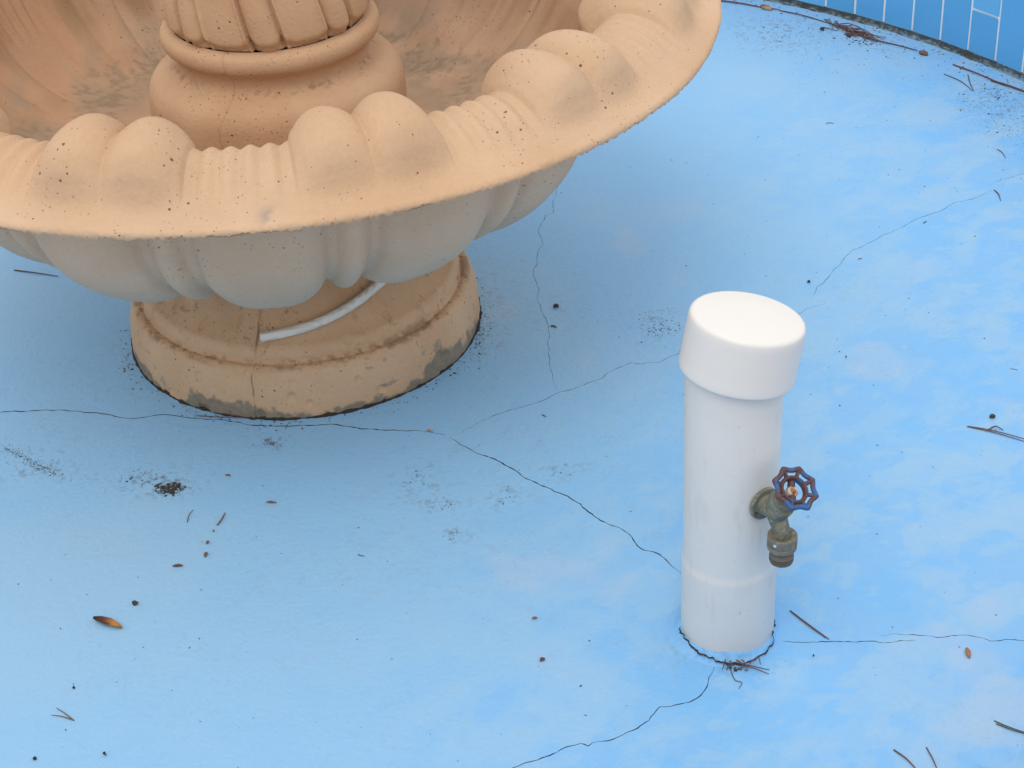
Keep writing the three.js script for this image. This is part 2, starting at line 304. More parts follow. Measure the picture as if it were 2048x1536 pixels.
// ring wall with a curved row of upright tiles in white grout
const groutMat = std({ color: lin(0.70, 0.745, 0.77), bumpMap: floorBump, bumpScale: 0.002, roughness: 0.95 });
const concreteTex = colorTex(512, 512, (u, v) => { const n = fbm(u * 8, v * 8, 5, 101, 8), m = fbm(u * 90, v * 90, 2, 102, 90); const k = 0.72 + 0.35 * n + 0.16 * (m - 0.5); return [k, k, k]; });
const wall = groupAt('basin_wall', 0, 0, 0);
{
  const wallGeo = sweep([[R_WALL + 0.0008, -0.01], [R_WALL + 0.0008, WALL_H], [R_WALL + 0.16, WALL_H], [R_WALL + 0.16, -0.3]], 256, null, { uScale: R_WALL, flip: true });
  const body = mesh('wall_body', wallGeo, groutMat, wall); void body;
  const cop = smoothProfile([[R_WALL - 0.03, WALL_H + 0.002], [R_WALL - 0.033, WALL_H + 0.02], [R_WALL - 0.025, WALL_H + 0.045], [R_WALL + 0.06, WALL_H + 0.052], [R_WALL + 0.20, WALL_H + 0.05], [R_WALL + 0.21, WALL_H + 0.002]], 24);
  const copingMat = std({ color: lin(0.46, 0.43, 0.39), map: concreteTex, bumpMap: floorBump, bumpScale: 0.002 });
  mesh('coping', sweep([...cop, [R_WALL - 0.03, WALL_H + 0.002]], 200, null, { uScale: 3, flip: true }), copingMat, wall);
  // blackened mortar cove at the foot of the wall
  const coveMap = colorTex(2048, 128, (u, v) => {
    const x = u * 620, g1 = fbm(x * 3, v * 6, 4, 111), g2 = fbm(x * 0.12, v * 2, 3, 112);
    let c = mix3([0.27, 0.42, 0.53], [0.055, 0.07, 0.075], sstep(0.30, 0.62, 0.55 * g1 + 0.45 * g2 + 0.10 * Math.sin(v * 6.0)));
    c = mix3(c, [0.14, 0.10, 0.065], 0.6 * sstep(0.62, 0.72, fbm(x * 0.7 + 50, v * 5, 3, 113)));
    return c;
  });
  const cove = smoothProfile([[R_WALL + 0.003, 0.012], [R_WALL - 0.002, 0.011], [R_WALL - 0.007, 0.005], [R_WALL - 0.012, -0.001]], 8);
  const g = sweep(cove, 1440, (r, h, t, az) => [r + t * 0.009 * (fbm((az + 180) * 1.1, 2, 4, 114) - 0.5), h], { flip: true });
  const uv = g.attributes.uv; for (let i = 0; i < uv.count; i++) uv.setXY(i, (uv.getX(i) / Math.PI + 1) / 2, uv.getY(i) / 0.028);
  mesh('mortar_cove', g, std({ map: coveMap, bumpMap: floorBump, bumpScale: 0.003, roughness: 0.9 }), wall);
  // tiles: upright, in running bond
  const GAP = 0.0043, N = 136;
  const tileMats = [0, 1, 2, 3, 4].map((k) => new THREE.MeshPhysicalMaterial({ color: lin(0.098 + 0.008 * k, 0.385 + 0.018 * k, 0.735 + 0.02 * ((k * 2) % 5) - 0.02), roughness: 0.34, clearcoat: 0.35, clearcoatRoughness: 0.25, bumpMap: floorBump, bumpScale: 0.0008 }));
  const cache = {};
  const tileGeo = (hgt, v) => cache[hgt + '_' + v] ??= (() => {
    const w = 2 * R_WALL * Math.sin(360 / N / 2 * RAD) - GAP; const r2 = rng(v * 7 + 3), s = new THREE.Shape(), j = () => (r2() - 0.5) * 0.0026, q = 0.0022;
    const x0 = -w / 2, x1 = w / 2, y0 = 0, y1 = hgt; const k = [[x0 + q, y0], [x1 - q, y0], [x1, y0 + q], [x1, y1 - q], [x1 - q, y1], [x0 + q, y1], [x0, y1 - q], [x0, y0 + q]].map(([a, b]) => [a + j() * 0.6, b + j() * 0.6]);
    k.forEach((p, i) => (i ? s.lineTo(...p) : s.moveTo(...p))); s.closePath();
    return new THREE.ExtrudeGeometry(s, { depth: 0.006, bevelEnabled: true, bevelThickness: 0.0014, bevelSize: 0.0012, bevelOffset: -0.0012, bevelSegments: 1 });
  })();
  const tr = rng(77);
  for (let i = 0; i < N; i++) {
    const az = (122.51 + 1.33 + i * 360 / N) % 360; // joint measured at 122.5 degrees
    const short = i % 2 === 0; // columns alternate a short and a tall lower tile
    const y0 = 0.009, split = short ? 0.101 : 0.196;
    for (const [a, b] of [[y0, split], [split + GAP, WALL_H - 0.006]]) {
      const t = mesh('tile', tileGeo((b - a).toFixed(4) * 1, Math.floor(tr() * 3)), tileMats[Math.floor(tr() * 5)], wall);
      const R = R_WALL + 0.0062; t.position.set(R * Math.sin(az * RAD), a, R * Math.cos(az * RAD)); t.rotation.order = 'YXZ'; t.rotation.y = (az + 180) * RAD; t.rotation.x = (tr() - 0.5) * 0.008; t.rotation.z = (tr() - 0.5) * 0.006;
    }
  }
}
top(wall, 'curved basin wall faced with upright blue tiles and white grout', 'wall');
// paving outside the basin
{
  const s = new THREE.Shape(); s.absarc(0, 0, 120, 0, Math.PI * 2, false); const h = new THREE.Path(); h.absarc(0, 0, R_WALL + 0.12, 0, Math.PI * 2, true); s.holes.push(h);
  const g = new THREE.ShapeGeometry(s, 96); g.rotateX(-Math.PI / 2); g.translate(0, WALL_H - 0.06, 0);
  top(mesh('ground', g, std({ color: lin(0.33, 0.31, 0.28), map: concreteTex, roughness: 0.95 })), 'grey paving outside the basin', 'ground', null, 'structure');
  const bed = new THREE.CircleGeometry(R_WALL + 0.1, 96); bed.rotateX(-Math.PI / 2); bed.translate(0, -0.03, 0);
  top(mesh('ground_bed', bed, crackMat), 'dark soil under the cracked basin floor', 'ground', null, 'structure');
}
// ---------------------------------------------------------------- the fountain
const fountain = groupAt('fountain', 0, 0, 0);
const PEACH = [0.590, 0.390, 0.243], PALE = [0.615, 0.425, 0.280], GREY = [0.53, 0.40, 0.29], RAW = [0.635, 0.450, 0.310];
// cast concrete skin: fine mottling and air holes, 0.55 m square, tiles
const pitRnd = rng(31), PITS = [];
for (let k = 0; k < 640; k++) { const cl = noise(pitRnd() * 9, k * 0.37, 9); void cl; let x = pitRnd(), y = pitRnd(); for (let tr = 0; tr < 3; tr++) if (fbm(x * 6, y * 6, 2, 33, 6) < 0.56) { x = pitRnd(); y = pitRnd(); } const q = pitRnd(); PITS.push([x, y, 0.62 + 0.5 * pitRnd() + (q < 0.025 ? 1.7 : q < 0.12 ? 0.7 : 0)]); }
const SK = 1024, pitField = new Float32Array(SK * SK);
for (const [x, y, s] of PITS) { const cx = x * SK, cy = y * SK, R = Math.ceil(s * 2.2) + 1; for (let j = -R; j <= R; j++) for (let i = -R; i <= R; i++) { const X = (Math.floor(cx) + i + SK) % SK, Y = (Math.floor(cy) + j + SK) % SK; const d = Math.hypot(Math.floor(cx) + i + 0.5 - cx, Math.floor(cy) + j + 0.5 - cy) / s; const k = sstep(1.35, 0.65, d); if (k > pitField[Y * SK + X]) pitField[Y * SK + X] = k; } }
const skin = colorTex(SK, SK, (u, v, i, j) => {
  const m = fbm(u * 7, v * 7, 5, 121, 7), g = fbm(u * 160, v * 160, 2, 122, 160), st = fbm(u * 14, v * 60, 3, 123, 0);
  const k = 0.93 + 0.16 * (m - 0.5) + 0.07 * (g - 0.5); let c = [k, k * (0.995 + 0.03 * (m - 0.5)), k * (0.99 + 0.07 * (m - 0.5))]; void st;
  return mix3(c, [0.10, 0.065, 0.05], 0.85 * pitField[j * SK + i]);
});
const skinBump = grayTex(SK, SK, (u, v, i, j) => clamp(0.62 + 0.30 * (fbm(u * 22, v * 22, 4, 124, 22) - 0.5) + 0.22 * (fbm(u * 150, v * 150, 2, 125, 150) - 0.5) - 0.6 * pitField[j * SK + i]));
for (const t of [skin, skinBump]) t.repeat.set(1 / 0.55, 1 / 0.55);
const castMat = std({ vertexColors: true, map: skin, bumpMap: skinBump, bumpScale: 0.0022, roughness: 0.88 });

// pedestal base ------------------------------------------------
{
  const prof = smoothProfile([[0.283, -0.004], [0.2825, 0.02], [0.2795, 0.05], [0.2758, 0.066], [0.2725, 0.0755], [0.267, 0.0815], [0.2605, 0.0825], [0.256, 0.0815], [0.2535, 0.085], [0.2525, 0.093], [0.250, 0.1005], [0.245, 0.106], [0.238, 0.1095], [0.226, 0.118], [0.2, 0.14], [0.175, 0.165], [0.155, 0.195], [0.147, 0.245]], 150);
  const SEAM = -12;
  const baseColour = (az, r, h) => {
    const x = (az + 180) / 360 * 1.75, q = h - r; // metres round the drum and along its profile
    const n = fbm(x * 9, q * 14, 4, 131), n2 = fbm(x * 130, q * 130, 4, 132), n3 = fbm(x * 24, q * 24, 3, 136);
    let c = mix3([0.655, 0.425, 0.255], [0.60, 0.365, 0.205], 0.6 * sstep(0.35, 0.75, n));
    // coat peeled off to bare cement in a ragged band at the foot, rising in places
    const lift = 0.008 + 0.016 * sstep(0.52, 0.80, fbm(x * 5.3 + 11, 2, 3, 133)) + 0.040 * (n3 - 0.48);
    c = mix3(c, mix3([0.34, 0.27, 0.19], [0.20, 0.165, 0.12], n2), sstep(-0.004, 0.004, lift + 0.016 * (n2 - 0.5) - h));
    c = mix3(c, [0.29, 0.225, 0.165], 0.7 * sstep(0.69, 0.75, 0.5 * n2 + 0.5 * fbm(x * 17, q * 17, 3, 137) + 0.05 * sstep(0.09, 0.0, h)));
    // soil caught in the groove
    c = mix3(c, [0.16, 0.105, 0.07], 0.55 * sstep(0.46, 0.62, 0.5 * n2 + 0.5 * n3) * Math.exp(-(((h - 0.0825) / 0.0045) ** 2)));
    // mould seam
    const sd = Math.abs(az - SEAM - 0.9 * (noise(h * 60, 1, 134) - 0.5)) * RAD * r;
    c = mix3(c, [0.20, 0.125, 0.08], 0.6 * sstep(0.0018, 0.0005, sd) * sstep(0.30, 0.6, noise(h * 90, 2, 135)));
    return c;
  };
  const g = sweep(prof, 1500, (r, h, t, az, n) => {
    const x = (az + 180) / 360 * 1.75; let d = 0.0024 * (fbm(x * 12, h * 12, 3, 141) - 0.5) + 0.0016 * (fbm(x * 55, h * 55, 2, 142) - 0.5);
    const sd = Math.abs(az - SEAM - 0.9 * (noise(h * 60, 1, 134) - 0.5)) * RAD * r; d += 0.0014 * sstep(0.007, 0.003, sd) - 0.0016 * sstep(0.0018, 0.0005, sd);
    const p = fbm(x * 40, h * 40, 2, 143); d -= 0.003 * sstep(0.70, 0.80, p);
    return [r + n[0] * d, h + n[1] * d];
  }, { colour: baseColour, uScale: 0.28 });
  const base = mesh('pedestal_base', g, castMat, fountain); base.userData.label = 'round stepped pedestal base with paint peeling off its foot';
}

// bowl ---------------------------------------------------------
const BOWL = [-0.015, 0, -0.018], SEG = 12, PITCH = 30, PAIR = 18;
const dPair = (az) => { let d = (az - PAIR) % PITCH; if (d > 15) d -= PITCH; if (d < -15) d += PITCH; return d; };
const groupOf = (az) => ((Math.round((az - PAIR) / PITCH) % SEG) + SEG) % SEG;
const knob1 = (x, wi, wo) => { const w = x < 0 ? wi : wo; const q = 1 - (x / w) ** 2; return q > 0 ? Math.pow(q, 0.72) : 0; };
function knobs(az) { const g = groupOf(az), d = dPair(az), a = 0.93 + 0.2 * hash(g, 1, 5), b = 0.93 + 0.2 * hash(g, 2, 5); const l = knob1(-(d + 3.95), 5.1, 4.9) * a, r = knob1(d - 3.95, 5.1, 4.9) * b; const k = 0.10, m = Math.max(l, r), e = Math.exp(-Math.abs(l - r) / k); return m + k * 0.35 * Math.log(1 + e) * (m > 0 ? Math.min(1, m * 3) : 0); }
function ripples(az) { const d = Math.abs(dPair(az)); const e = 15 - d; const s = sstep(7.4, 9.0, d); const sg = dPair(az) > 0 ? e : -e; const w0 = Math.cos(Math.PI * (sg + 1.25) / 2.5), q = 0.5 * Math.abs(w0) + 0.5 * w0 * w0; return s * (q - 0.55); }
function lobes(az) { // outside of the bowl: broad lobes and one narrow rib under each pair of knobs
  const d = Math.abs(dPair(az)), x = (15 - d) / 9.6; const lobe = -0.019 * Math.pow(Math.max(0, x), 3.2) - 0.03 * Math.max(0, x - 1);
  const rib = -0.013 - 0.020 * (d / 3.0) ** 2; const step = -0.0295 - 0.02 * Math.max(0, (d - 5.2) / 2) ** 2;
  const k = 0.0022; return k * Math.log(Math.exp(lobe / k) + Math.exp(rib / k) + Math.exp(step / k));
}
const ROLL = smoothProfile([[0.6775, 0.5185], [0.6792, 0.5225], [0.6765, 0.5275], [0.667, 0.5315], [0.654, 0.5355], [0.641, 0.5415], [0.628, 0.550], [0.613, 0.560], [0.594, 0.5685], [0.570, 0.573], [0.546, 0.569], [0.527, 0.555], [0.5145, 0.533], [0.505, 0.505]], 80);
const OUT = smoothProfile([[0.6775, 0.5185], [0.664, 0.5155], [0.64, 0.512], [0.60, 0.504], [0.56, 0.494], [0.53, 0.481], [0.5155, 0.462], [0.5105, 0.43], [0.507, 0.399], [0.495, 0.356], [0.476, 0.321], [0.451, 0.292], [0.422, 0.268], [0.391, 0.249], [0.361, 0.236], [0.325, 0.226], [0.27, 0.222], [0.20, 0.226], [0.14, 0.235]], 120);
const IN = smoothProfile([[0.505, 0.505], [0.492, 0.475], [0.474, 0.44], [0.45, 0.405], [0.42, 0.375], [0.382, 0.352], [0.346, 0.340], [0.30, 0.334], [0.22, 0.331], [0.15, 0.330]], 80);
const edgeN = (az) => 0.3 * fbm((az + 180) * 0.5, 0, 3, 150) + 0.30 + 0.7 * (fbm((az + 180) * 3.3, 0, 2, 151) - 0.25); // crumbling arris of the lip
const bowl = mesh('bowl', sweep(OUT, 2400, (r, h, t, az, n) => {
  const w = sstep(0.505, 0.462, h) * sstep(0.16, 0.34, r); const x = (az + 180) / 360 * 3.2;
  const e = sstep(0.662, 0.6765, r);
  let d = lobes(az) * w + 0.0018 * (fbm(x * 9, h * 9 + r * 9, 3, 152) - 0.5) * (1 - e);
  return [r - n[0] * d + e * 0.004 * (edgeN(az) - 0.5), h - n[1] * d + e * 0.0105 * (edgeN(az) - 0.6)];
}, { flip: true, uScale: 0.5, colour: (az, r, h) => { const x = (az + 180) / 360 * 3.2; const n = fbm(x * 8, h * 8, 4, 153); const over = sstep(0.42, 0.60, n); return mix3(RAW, [0.665, 0.465, 0.32], over); } }), castMat, fountain);
bowl.position.set(...BOWL);
bowl.userData.label = 'wide lobed bowl, bare grey below its lip';
const rollF = (r, h, t, az, n) => {
  const wK = sstep(0.658, 0.596, r) * sstep(0.500, 0.545, h + (r > 0.56 ? 1 : 0)), wR = sstep(0.656, 0.612, r) * sstep(0.495, 0.53, h + (r > 0.56 ? 1 : 0));
  const x = (az + 180) / 360 * 3.9, e = sstep(0.04, 0.0, t);
  const d = 0.038 * knobs(az) * wK + 0.0050 * ripples(az) * wR + 0.0060 * (fbm(x * 13, r * 13 + h * 13, 3, 154) - 0.5) + 0.0012 * sstep(0.2, 0.05, t) * (fbm(x * 50, r * 60, 2, 155) - 0.5);
  return [r + n[0] * d + e * 0.004 * (edgeN(az) - 0.5), h + n[1] * d + e * 0.0105 * (edgeN(az) - 0.6)];
};
const rim = mesh('rim', sweep(ROLL, 2400, rollF, { uScale: 0.6, colour: (az, r, h, t) => {
  const x = (az + 180) / 360 * 3.9, n = fbm(x * 6, r * 7, 4, 156), n2 = fbm(x * 36, r * 36, 3, 157), d = dPair(az);
  let c = mix3(PEACH, PALE, sstep(0.3, 0.7, n));
  // coat worn thin and grey on the outward swell of the knobs and along parts of the lip
  const worn = knob1(d + 5.2, 5.6, 3.6) + knob1(d - 5.2, 3.6, 5.6);
  const k = 0.35 * clamp(worn * 1.3) * sstep(0.600, 0.640, r) * sstep(0.6775, 0.664, r) * (0.25 + 1.1 * n) + 0.9 * sstep(0.60, 0.72, fbm(x * 11 + 4, r * 9, 4, 158)) * sstep(0.6, 0.63, r) * 0.5;
  c = mix3(c, GREY, 0.30 * clamp(k) * (0.4 + 0.6 * n2));
  // bare scuff on the lip
  c = mix3(c, [0.33, 0.27, 0.23], 0.8 * Math.exp(-(((az - 6.0) / 1.1) ** 2) - (((r - 0.662) / 0.014) ** 2)) * sstep(0.40, 0.6, n2));
  return c;
} }), castMat, bowl);
rim.userData.label = 'rolled rim with pairs of knobs between fine ripples';
{
  const inner = sweep(IN, 1080, (r, h, t, az, n) => {
    const w = sstep(0.345, 0.40, r) * (1 - 0.25 * sstep(0.46, 0.505, h)); const x = (az + 180) / 360 * 2.8; const roll = sstep(0.46, 0.505, h);
    const d = (0.013 * knobs(az) + 0.006 * ripples(az) * sstep(0.40, 0.46, h)) * w * (1 - roll) + 0.003 * (fbm(x * 7, h * 14, 3, 161) - 0.5) + roll * 0; return [r + n[0] * d, h + n[1] * d];
  }, { uScale: 0.45, colour: (az, r, h) => {
    const x = (az + 180) / 360 * 2.8, depth = h, run = fbm(x * 22, h * 2.0, 4, 162), bl = fbm(x * 4, h * 5, 4, 163), f = fbm(Math.sin(az * RAD) * r * 14, Math.cos(az * RAD) * r * 14, 4, 164), ff = fbm(Math.sin(az * RAD) * r * 110, Math.cos(az * RAD) * r * 110, 4, 165);
    let c = mix3([0.50, 0.300, 0.175], [0.55, 0.36, 0.235], sstep(0.35, 0.65, bl));
    // streaks of algae and rust water down the wall
    c = mix3(c, [0.34, 0.19, 0.10], 0.85 * sstep(0.36, 0.58, run * 0.65 + bl * 0.35) * sstep(0.375, 0.435, h + 0.10 * (bl - 0.5)));
    c = mix3(c, [0.30, 0.20, 0.10], 0.4 * sstep(0.58, 0.72, fbm(x * 30 + 8, h * 3, 3, 166)) * sstep(0.36, 0.41, h));
    // silt dried on the floor
    const silt = sstep(0.40, 0.365, h) * sstep(0.22, 0.27, r + 0.05 * (f - 0.5));
    c = mix3(c, [0.38, 0.275, 0.185], 0.8 * silt * sstep(0.36, 0.6, f)); c = mix3(c, [0.27, 0.19, 0.12], 0.75 * silt * sstep(0.50, 0.68, 0.4 * f + 0.6 * ff) * sstep(0.25, 0.29, r) * sstep(0.42, 0.36, r)); void depth;
    return c;
  } });
  const basin = mesh('bowl_interior', inner, std({ vertexColors: true, map: skin, bumpMap: skinBump, bumpScale: 0.0016, roughness: 0.7 }), bowl); basin.userData.label = 'stained brown inside of the bowl with dried silt';
}
// column rising from the bowl --------------------------------------
{
  const COL = [0.535, 0.338, 0.203], COL2 = [0.57, 0.375, 0.235];
  const colC = (az, r, h) => { const x = (az + 180) / 360, n = fbm(x * 10, h * 12, 4, 171); return mix3(COL, COL2, sstep(0.35, 0.65, n)); };
  const drum = smoothProfile([[0.192, 0.326], [0.1925, 0.37], [0.1925, 0.415], [0.190, 0.434], [0.183, 0.4475], [0.171, 0.457], [0.158, 0.4625], [0.1505, 0.4655], [0.1485, 0.4665], [0.1430, 0.473], [0.1425, 0.482], [0.1455, 0.490], [0.153, 0.497], [0.1595, 0.504], [0.162, 0.514], [0.1595, 0.5235], [0.152, 0.529], [0.143, 0.531]], 90);
  const seamAz = -20;
  const column = mesh('column', sweep(drum, 540, (r, h, t, az, n) => { const x = (az + 180) / 360; let d = 0.0014 * (fbm(x * 18, h * 12, 3, 172) - 0.5); const s1 = Math.abs(az - seamAz - 6 * (noise(h * 26, 2, 173) - 0.5)) * RAD * r; d -= 0.0008 * sstep(0.0014, 0.0004, s1); return [r + n[0] * d, h + n[1] * d]; },
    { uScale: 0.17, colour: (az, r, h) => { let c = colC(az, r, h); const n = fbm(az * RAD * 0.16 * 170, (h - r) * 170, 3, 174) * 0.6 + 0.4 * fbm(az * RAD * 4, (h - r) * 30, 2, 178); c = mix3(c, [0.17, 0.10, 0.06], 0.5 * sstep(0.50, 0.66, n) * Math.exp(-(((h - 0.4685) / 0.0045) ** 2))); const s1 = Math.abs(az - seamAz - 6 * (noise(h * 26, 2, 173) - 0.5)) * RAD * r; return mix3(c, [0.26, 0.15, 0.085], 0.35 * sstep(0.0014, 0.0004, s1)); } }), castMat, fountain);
  column.userData.label = 'round drum and ring at the foot of the column';
  // swirl of broad leaves and narrow tongues
  const bulb = smoothProfile([[0.143, 0.5285], [0.1475, 0.531], [0.1495, 0.536], [0.1515, 0.548], [0.1505, 0.575], [0.146, 0.61], [0.136, 0.67], [0.122, 0.74], [0.105, 0.82], [0.096, 0.88], [0.10, 0.92]], 110);
  const LW = 45, START = 15;
  const leaf = mesh('leaf_collar', sweep(bulb, 1200, (r, h, t, az, n) => {
    let q = (az - START) % LW; if (q < 0) q += LW; const broad = q < 27; const u = broad ? q / 27 : (q - 27) / 18; const e = Math.min(u, 1 - u);
    const lo = sstep(0.532, 0.5435, h - (broad ? 0.0 : 0.0025) - 0.013 * Math.pow(Math.abs(u - 0.5) * 2, 4));
    const w = Math.sin(Math.PI * clamp(u)); let d;
    if (broad) { d = -0.001 + 0.0085 * sstep(0.0, 0.05, e) - 0.0036 * sstep(0.065, 0.13, e) + 0.0022 * w; } else { d = -0.0035 + 0.0135 * Math.pow(w, 0.6); }
    d = (d - 0.006) - 0.007 * (1 - lo); d += 0.001 * (fbm((az + 180) / 8, h * 20, 3, 176) - 0.5);
    return [r + n[0] * d, h + n[1] * d * 0.3, -(h - 0.53) * 85];
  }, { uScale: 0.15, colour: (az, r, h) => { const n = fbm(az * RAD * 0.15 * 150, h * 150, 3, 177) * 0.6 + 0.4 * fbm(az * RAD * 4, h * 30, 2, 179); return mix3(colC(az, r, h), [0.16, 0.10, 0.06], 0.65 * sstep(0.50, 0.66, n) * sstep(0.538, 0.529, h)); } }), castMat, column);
  leaf.userData.label = 'swirling leaves and tongues carved round the column';
  // upper tier, out of the photograph's frame, whose shade lies on the column and inside the bowl
  const up = smoothProfile([[0.10, 0.92], [0.13, 0.935], [0.18, 0.965], [0.22, 1.01], [0.24, 1.05], [0.25, 1.075], [0.275, 1.085], [0.28, 1.1], [0.255, 1.115], [0.23, 1.105], [0.21, 1.07], [0.18, 1.03], [0.13, 1.0], [0.0, 0.99]], 90);
  mesh('upper_bowl', sweep(up, 480, (r, h, t, az, n) => { const d = 0.008 * Math.abs(Math.cos(az * 8 * RAD)) * sstep(0.15, 0.28, r); return [r + n[0] * d, h + n[1] * d]; }, { uScale: 0.35, colour: colC }), castMat, fountain);
}
top(fountain, 'peach tiered concrete fountain with wide scalloped bowl on round pedestal', 'fountain');
// white plastic tube lying on the pedestal
{
  const pts = [[-0.0415, 0.119, 0.2375], [0.0016, 0.1245, 0.2345], [0.0463, 0.131, 0.2225], [0.0915, 0.140, 0.1965], [0.126, 0.150, 0.166], [0.149, 0.158, 0.138], [0.166, 0.166, 0.110], [0.174, 0.176, 0.08]];
  const curve = new THREE.CatmullRomCurve3(pts.map((p) => new THREE.Vector3(...p)));
  const g = new THREE.BufferGeometry(); { // hollow hose: outer skin, inner skin, cut ends
    const n = 60, m = 20, ro = 0.0072, ri = 0.0052, fr = curve.computeFrenetFrames(n), pos = [], idx = [];
    for (let i = 0; i <= n; i++) { const c = curve.getPointAt(i / n), N = fr.normals[i], B = fr.binormals[i]; for (const r of [ro, ri]) for (let j = 0; j < m; j++) { const a = j / m * 2 * Math.PI; pos.push(c.x + r * (Math.cos(a) * N.x + Math.sin(a) * B.x), c.y + r * (Math.cos(a) * N.y + Math.sin(a) * B.y), c.z + r * (Math.cos(a) * N.z + Math.sin(a) * B.z)); } }
    const at = (i, k, j) => i * 2 * m + k * m + (j % m);
    for (let i = 0; i < n; i++) for (let j = 0; j < m; j++) { idx.push(at(i, 0, j), at(i, 0, j + 1), at(i + 1, 0, j), at(i, 0, j + 1), at(i + 1, 0, j + 1), at(i + 1, 0, j)); idx.push(at(i, 1, j), at(i + 1, 1, j), at(i, 1, j + 1), at(i, 1, j + 1), at(i + 1, 1, j), at(i + 1, 1, j + 1)); }
    for (let j = 0; j < m; j++) { idx.push(at(0, 0, j), at(0, 1, j), at(0, 0, j + 1), at(0, 0, j + 1), at(0, 1, j), at(0, 1, j + 1)); idx.push(at(n, 0, j), at(n, 0, j + 1), at(n, 1, j), at(n, 0, j + 1), at(n, 1, j + 1), at(n, 1, j)); }
    g.setAttribute('position', new THREE.Float32BufferAttribute(pos, 3)); g.setIndex(idx); g.computeVertexNormals();
  }
  const hose = mesh('plastic_tube', toCreasedNormals(g, 0.9), std({ color: lin(0.70, 0.655, 0.575), roughness: 0.45 }));
  top(hose, 'white plastic tube curving round the pedestal under the bowl', 'tube');
}
// ---------------------------------------------------------------- capped white standpipe
const pvcMap = colorTex(512, 1024, (u, v) => { const n = fbm(u * 6, v * 12, 4, 201, 0), s = fbm(u * 70, v * 14, 3, 202), k = 1 - 0.05 * n; let c = [k, k, k * 0.995]; c = mix3(c, [0.72, 0.71, 0.68], 0.25 * sstep(0.60, 0.80, s * 0.6 + n * 0.4)); c = mix3(c, [0.42, 0.38, 0.33], 0.5 * sstep(0.975, 0.985, noise(u * 60, v * 110, 203))); return c; });
const standpipe = groupAt('standpipe', PIPE[0], 0, PIPE[1]);
{
  const pvc = std({ color: lin(0.735, 0.72, 0.695), map: pvcMap, roughness: 0.42 });
  const p = smoothProfile([[0.0583, -0.004], [0.0583, 0.06], [0.0583, 0.112], [0.0581, 0.1165], [0.0571, 0.121], [0.0567, 0.126], [0.0567, 0.2], [0.0567, 0.3], [0.0567, 0.43]], 120);
  const g = sweep(p, 128, null, { uScale: 1 / (2 * Math.PI) }); const uv = g.attributes.uv; for (let i = 0; i < uv.count; i++) uv.setY(i, uv.getY(i) * 2.2);
  mesh('pipe', g, pvc, standpipe);
  const cp = smoothProfile([[0.0585, 0.004], [0.0585, 0.001], [0.0600, 0], [0.0662, 0], [0.0672, 0.0012], [0.0673, 0.02], [0.0671, 0.045], [0.0669, 0.0635], [0.0660, 0.0680], [0.0635, 0.0705], [0.055, 0.0718], [0.035, 0.0738], [0.015, 0.0744], [0.0, 0.0745]], 110);
  const cap = mesh('cap', sweep(cp, 128, null, { uScale: 1 / (2 * Math.PI) }), std({ color: lin(0.715, 0.705, 0.69), roughness: 0.38 }), standpipe);
  cap.position.set(0.0028, 0.386, 0); cap.rotation.set(-0.07, 0, -0.17);
  cap.userData.label = 'round white cap sitting askew';
}
top(standpipe, 'white plastic standpipe with a tilted round cap', 'pipe');

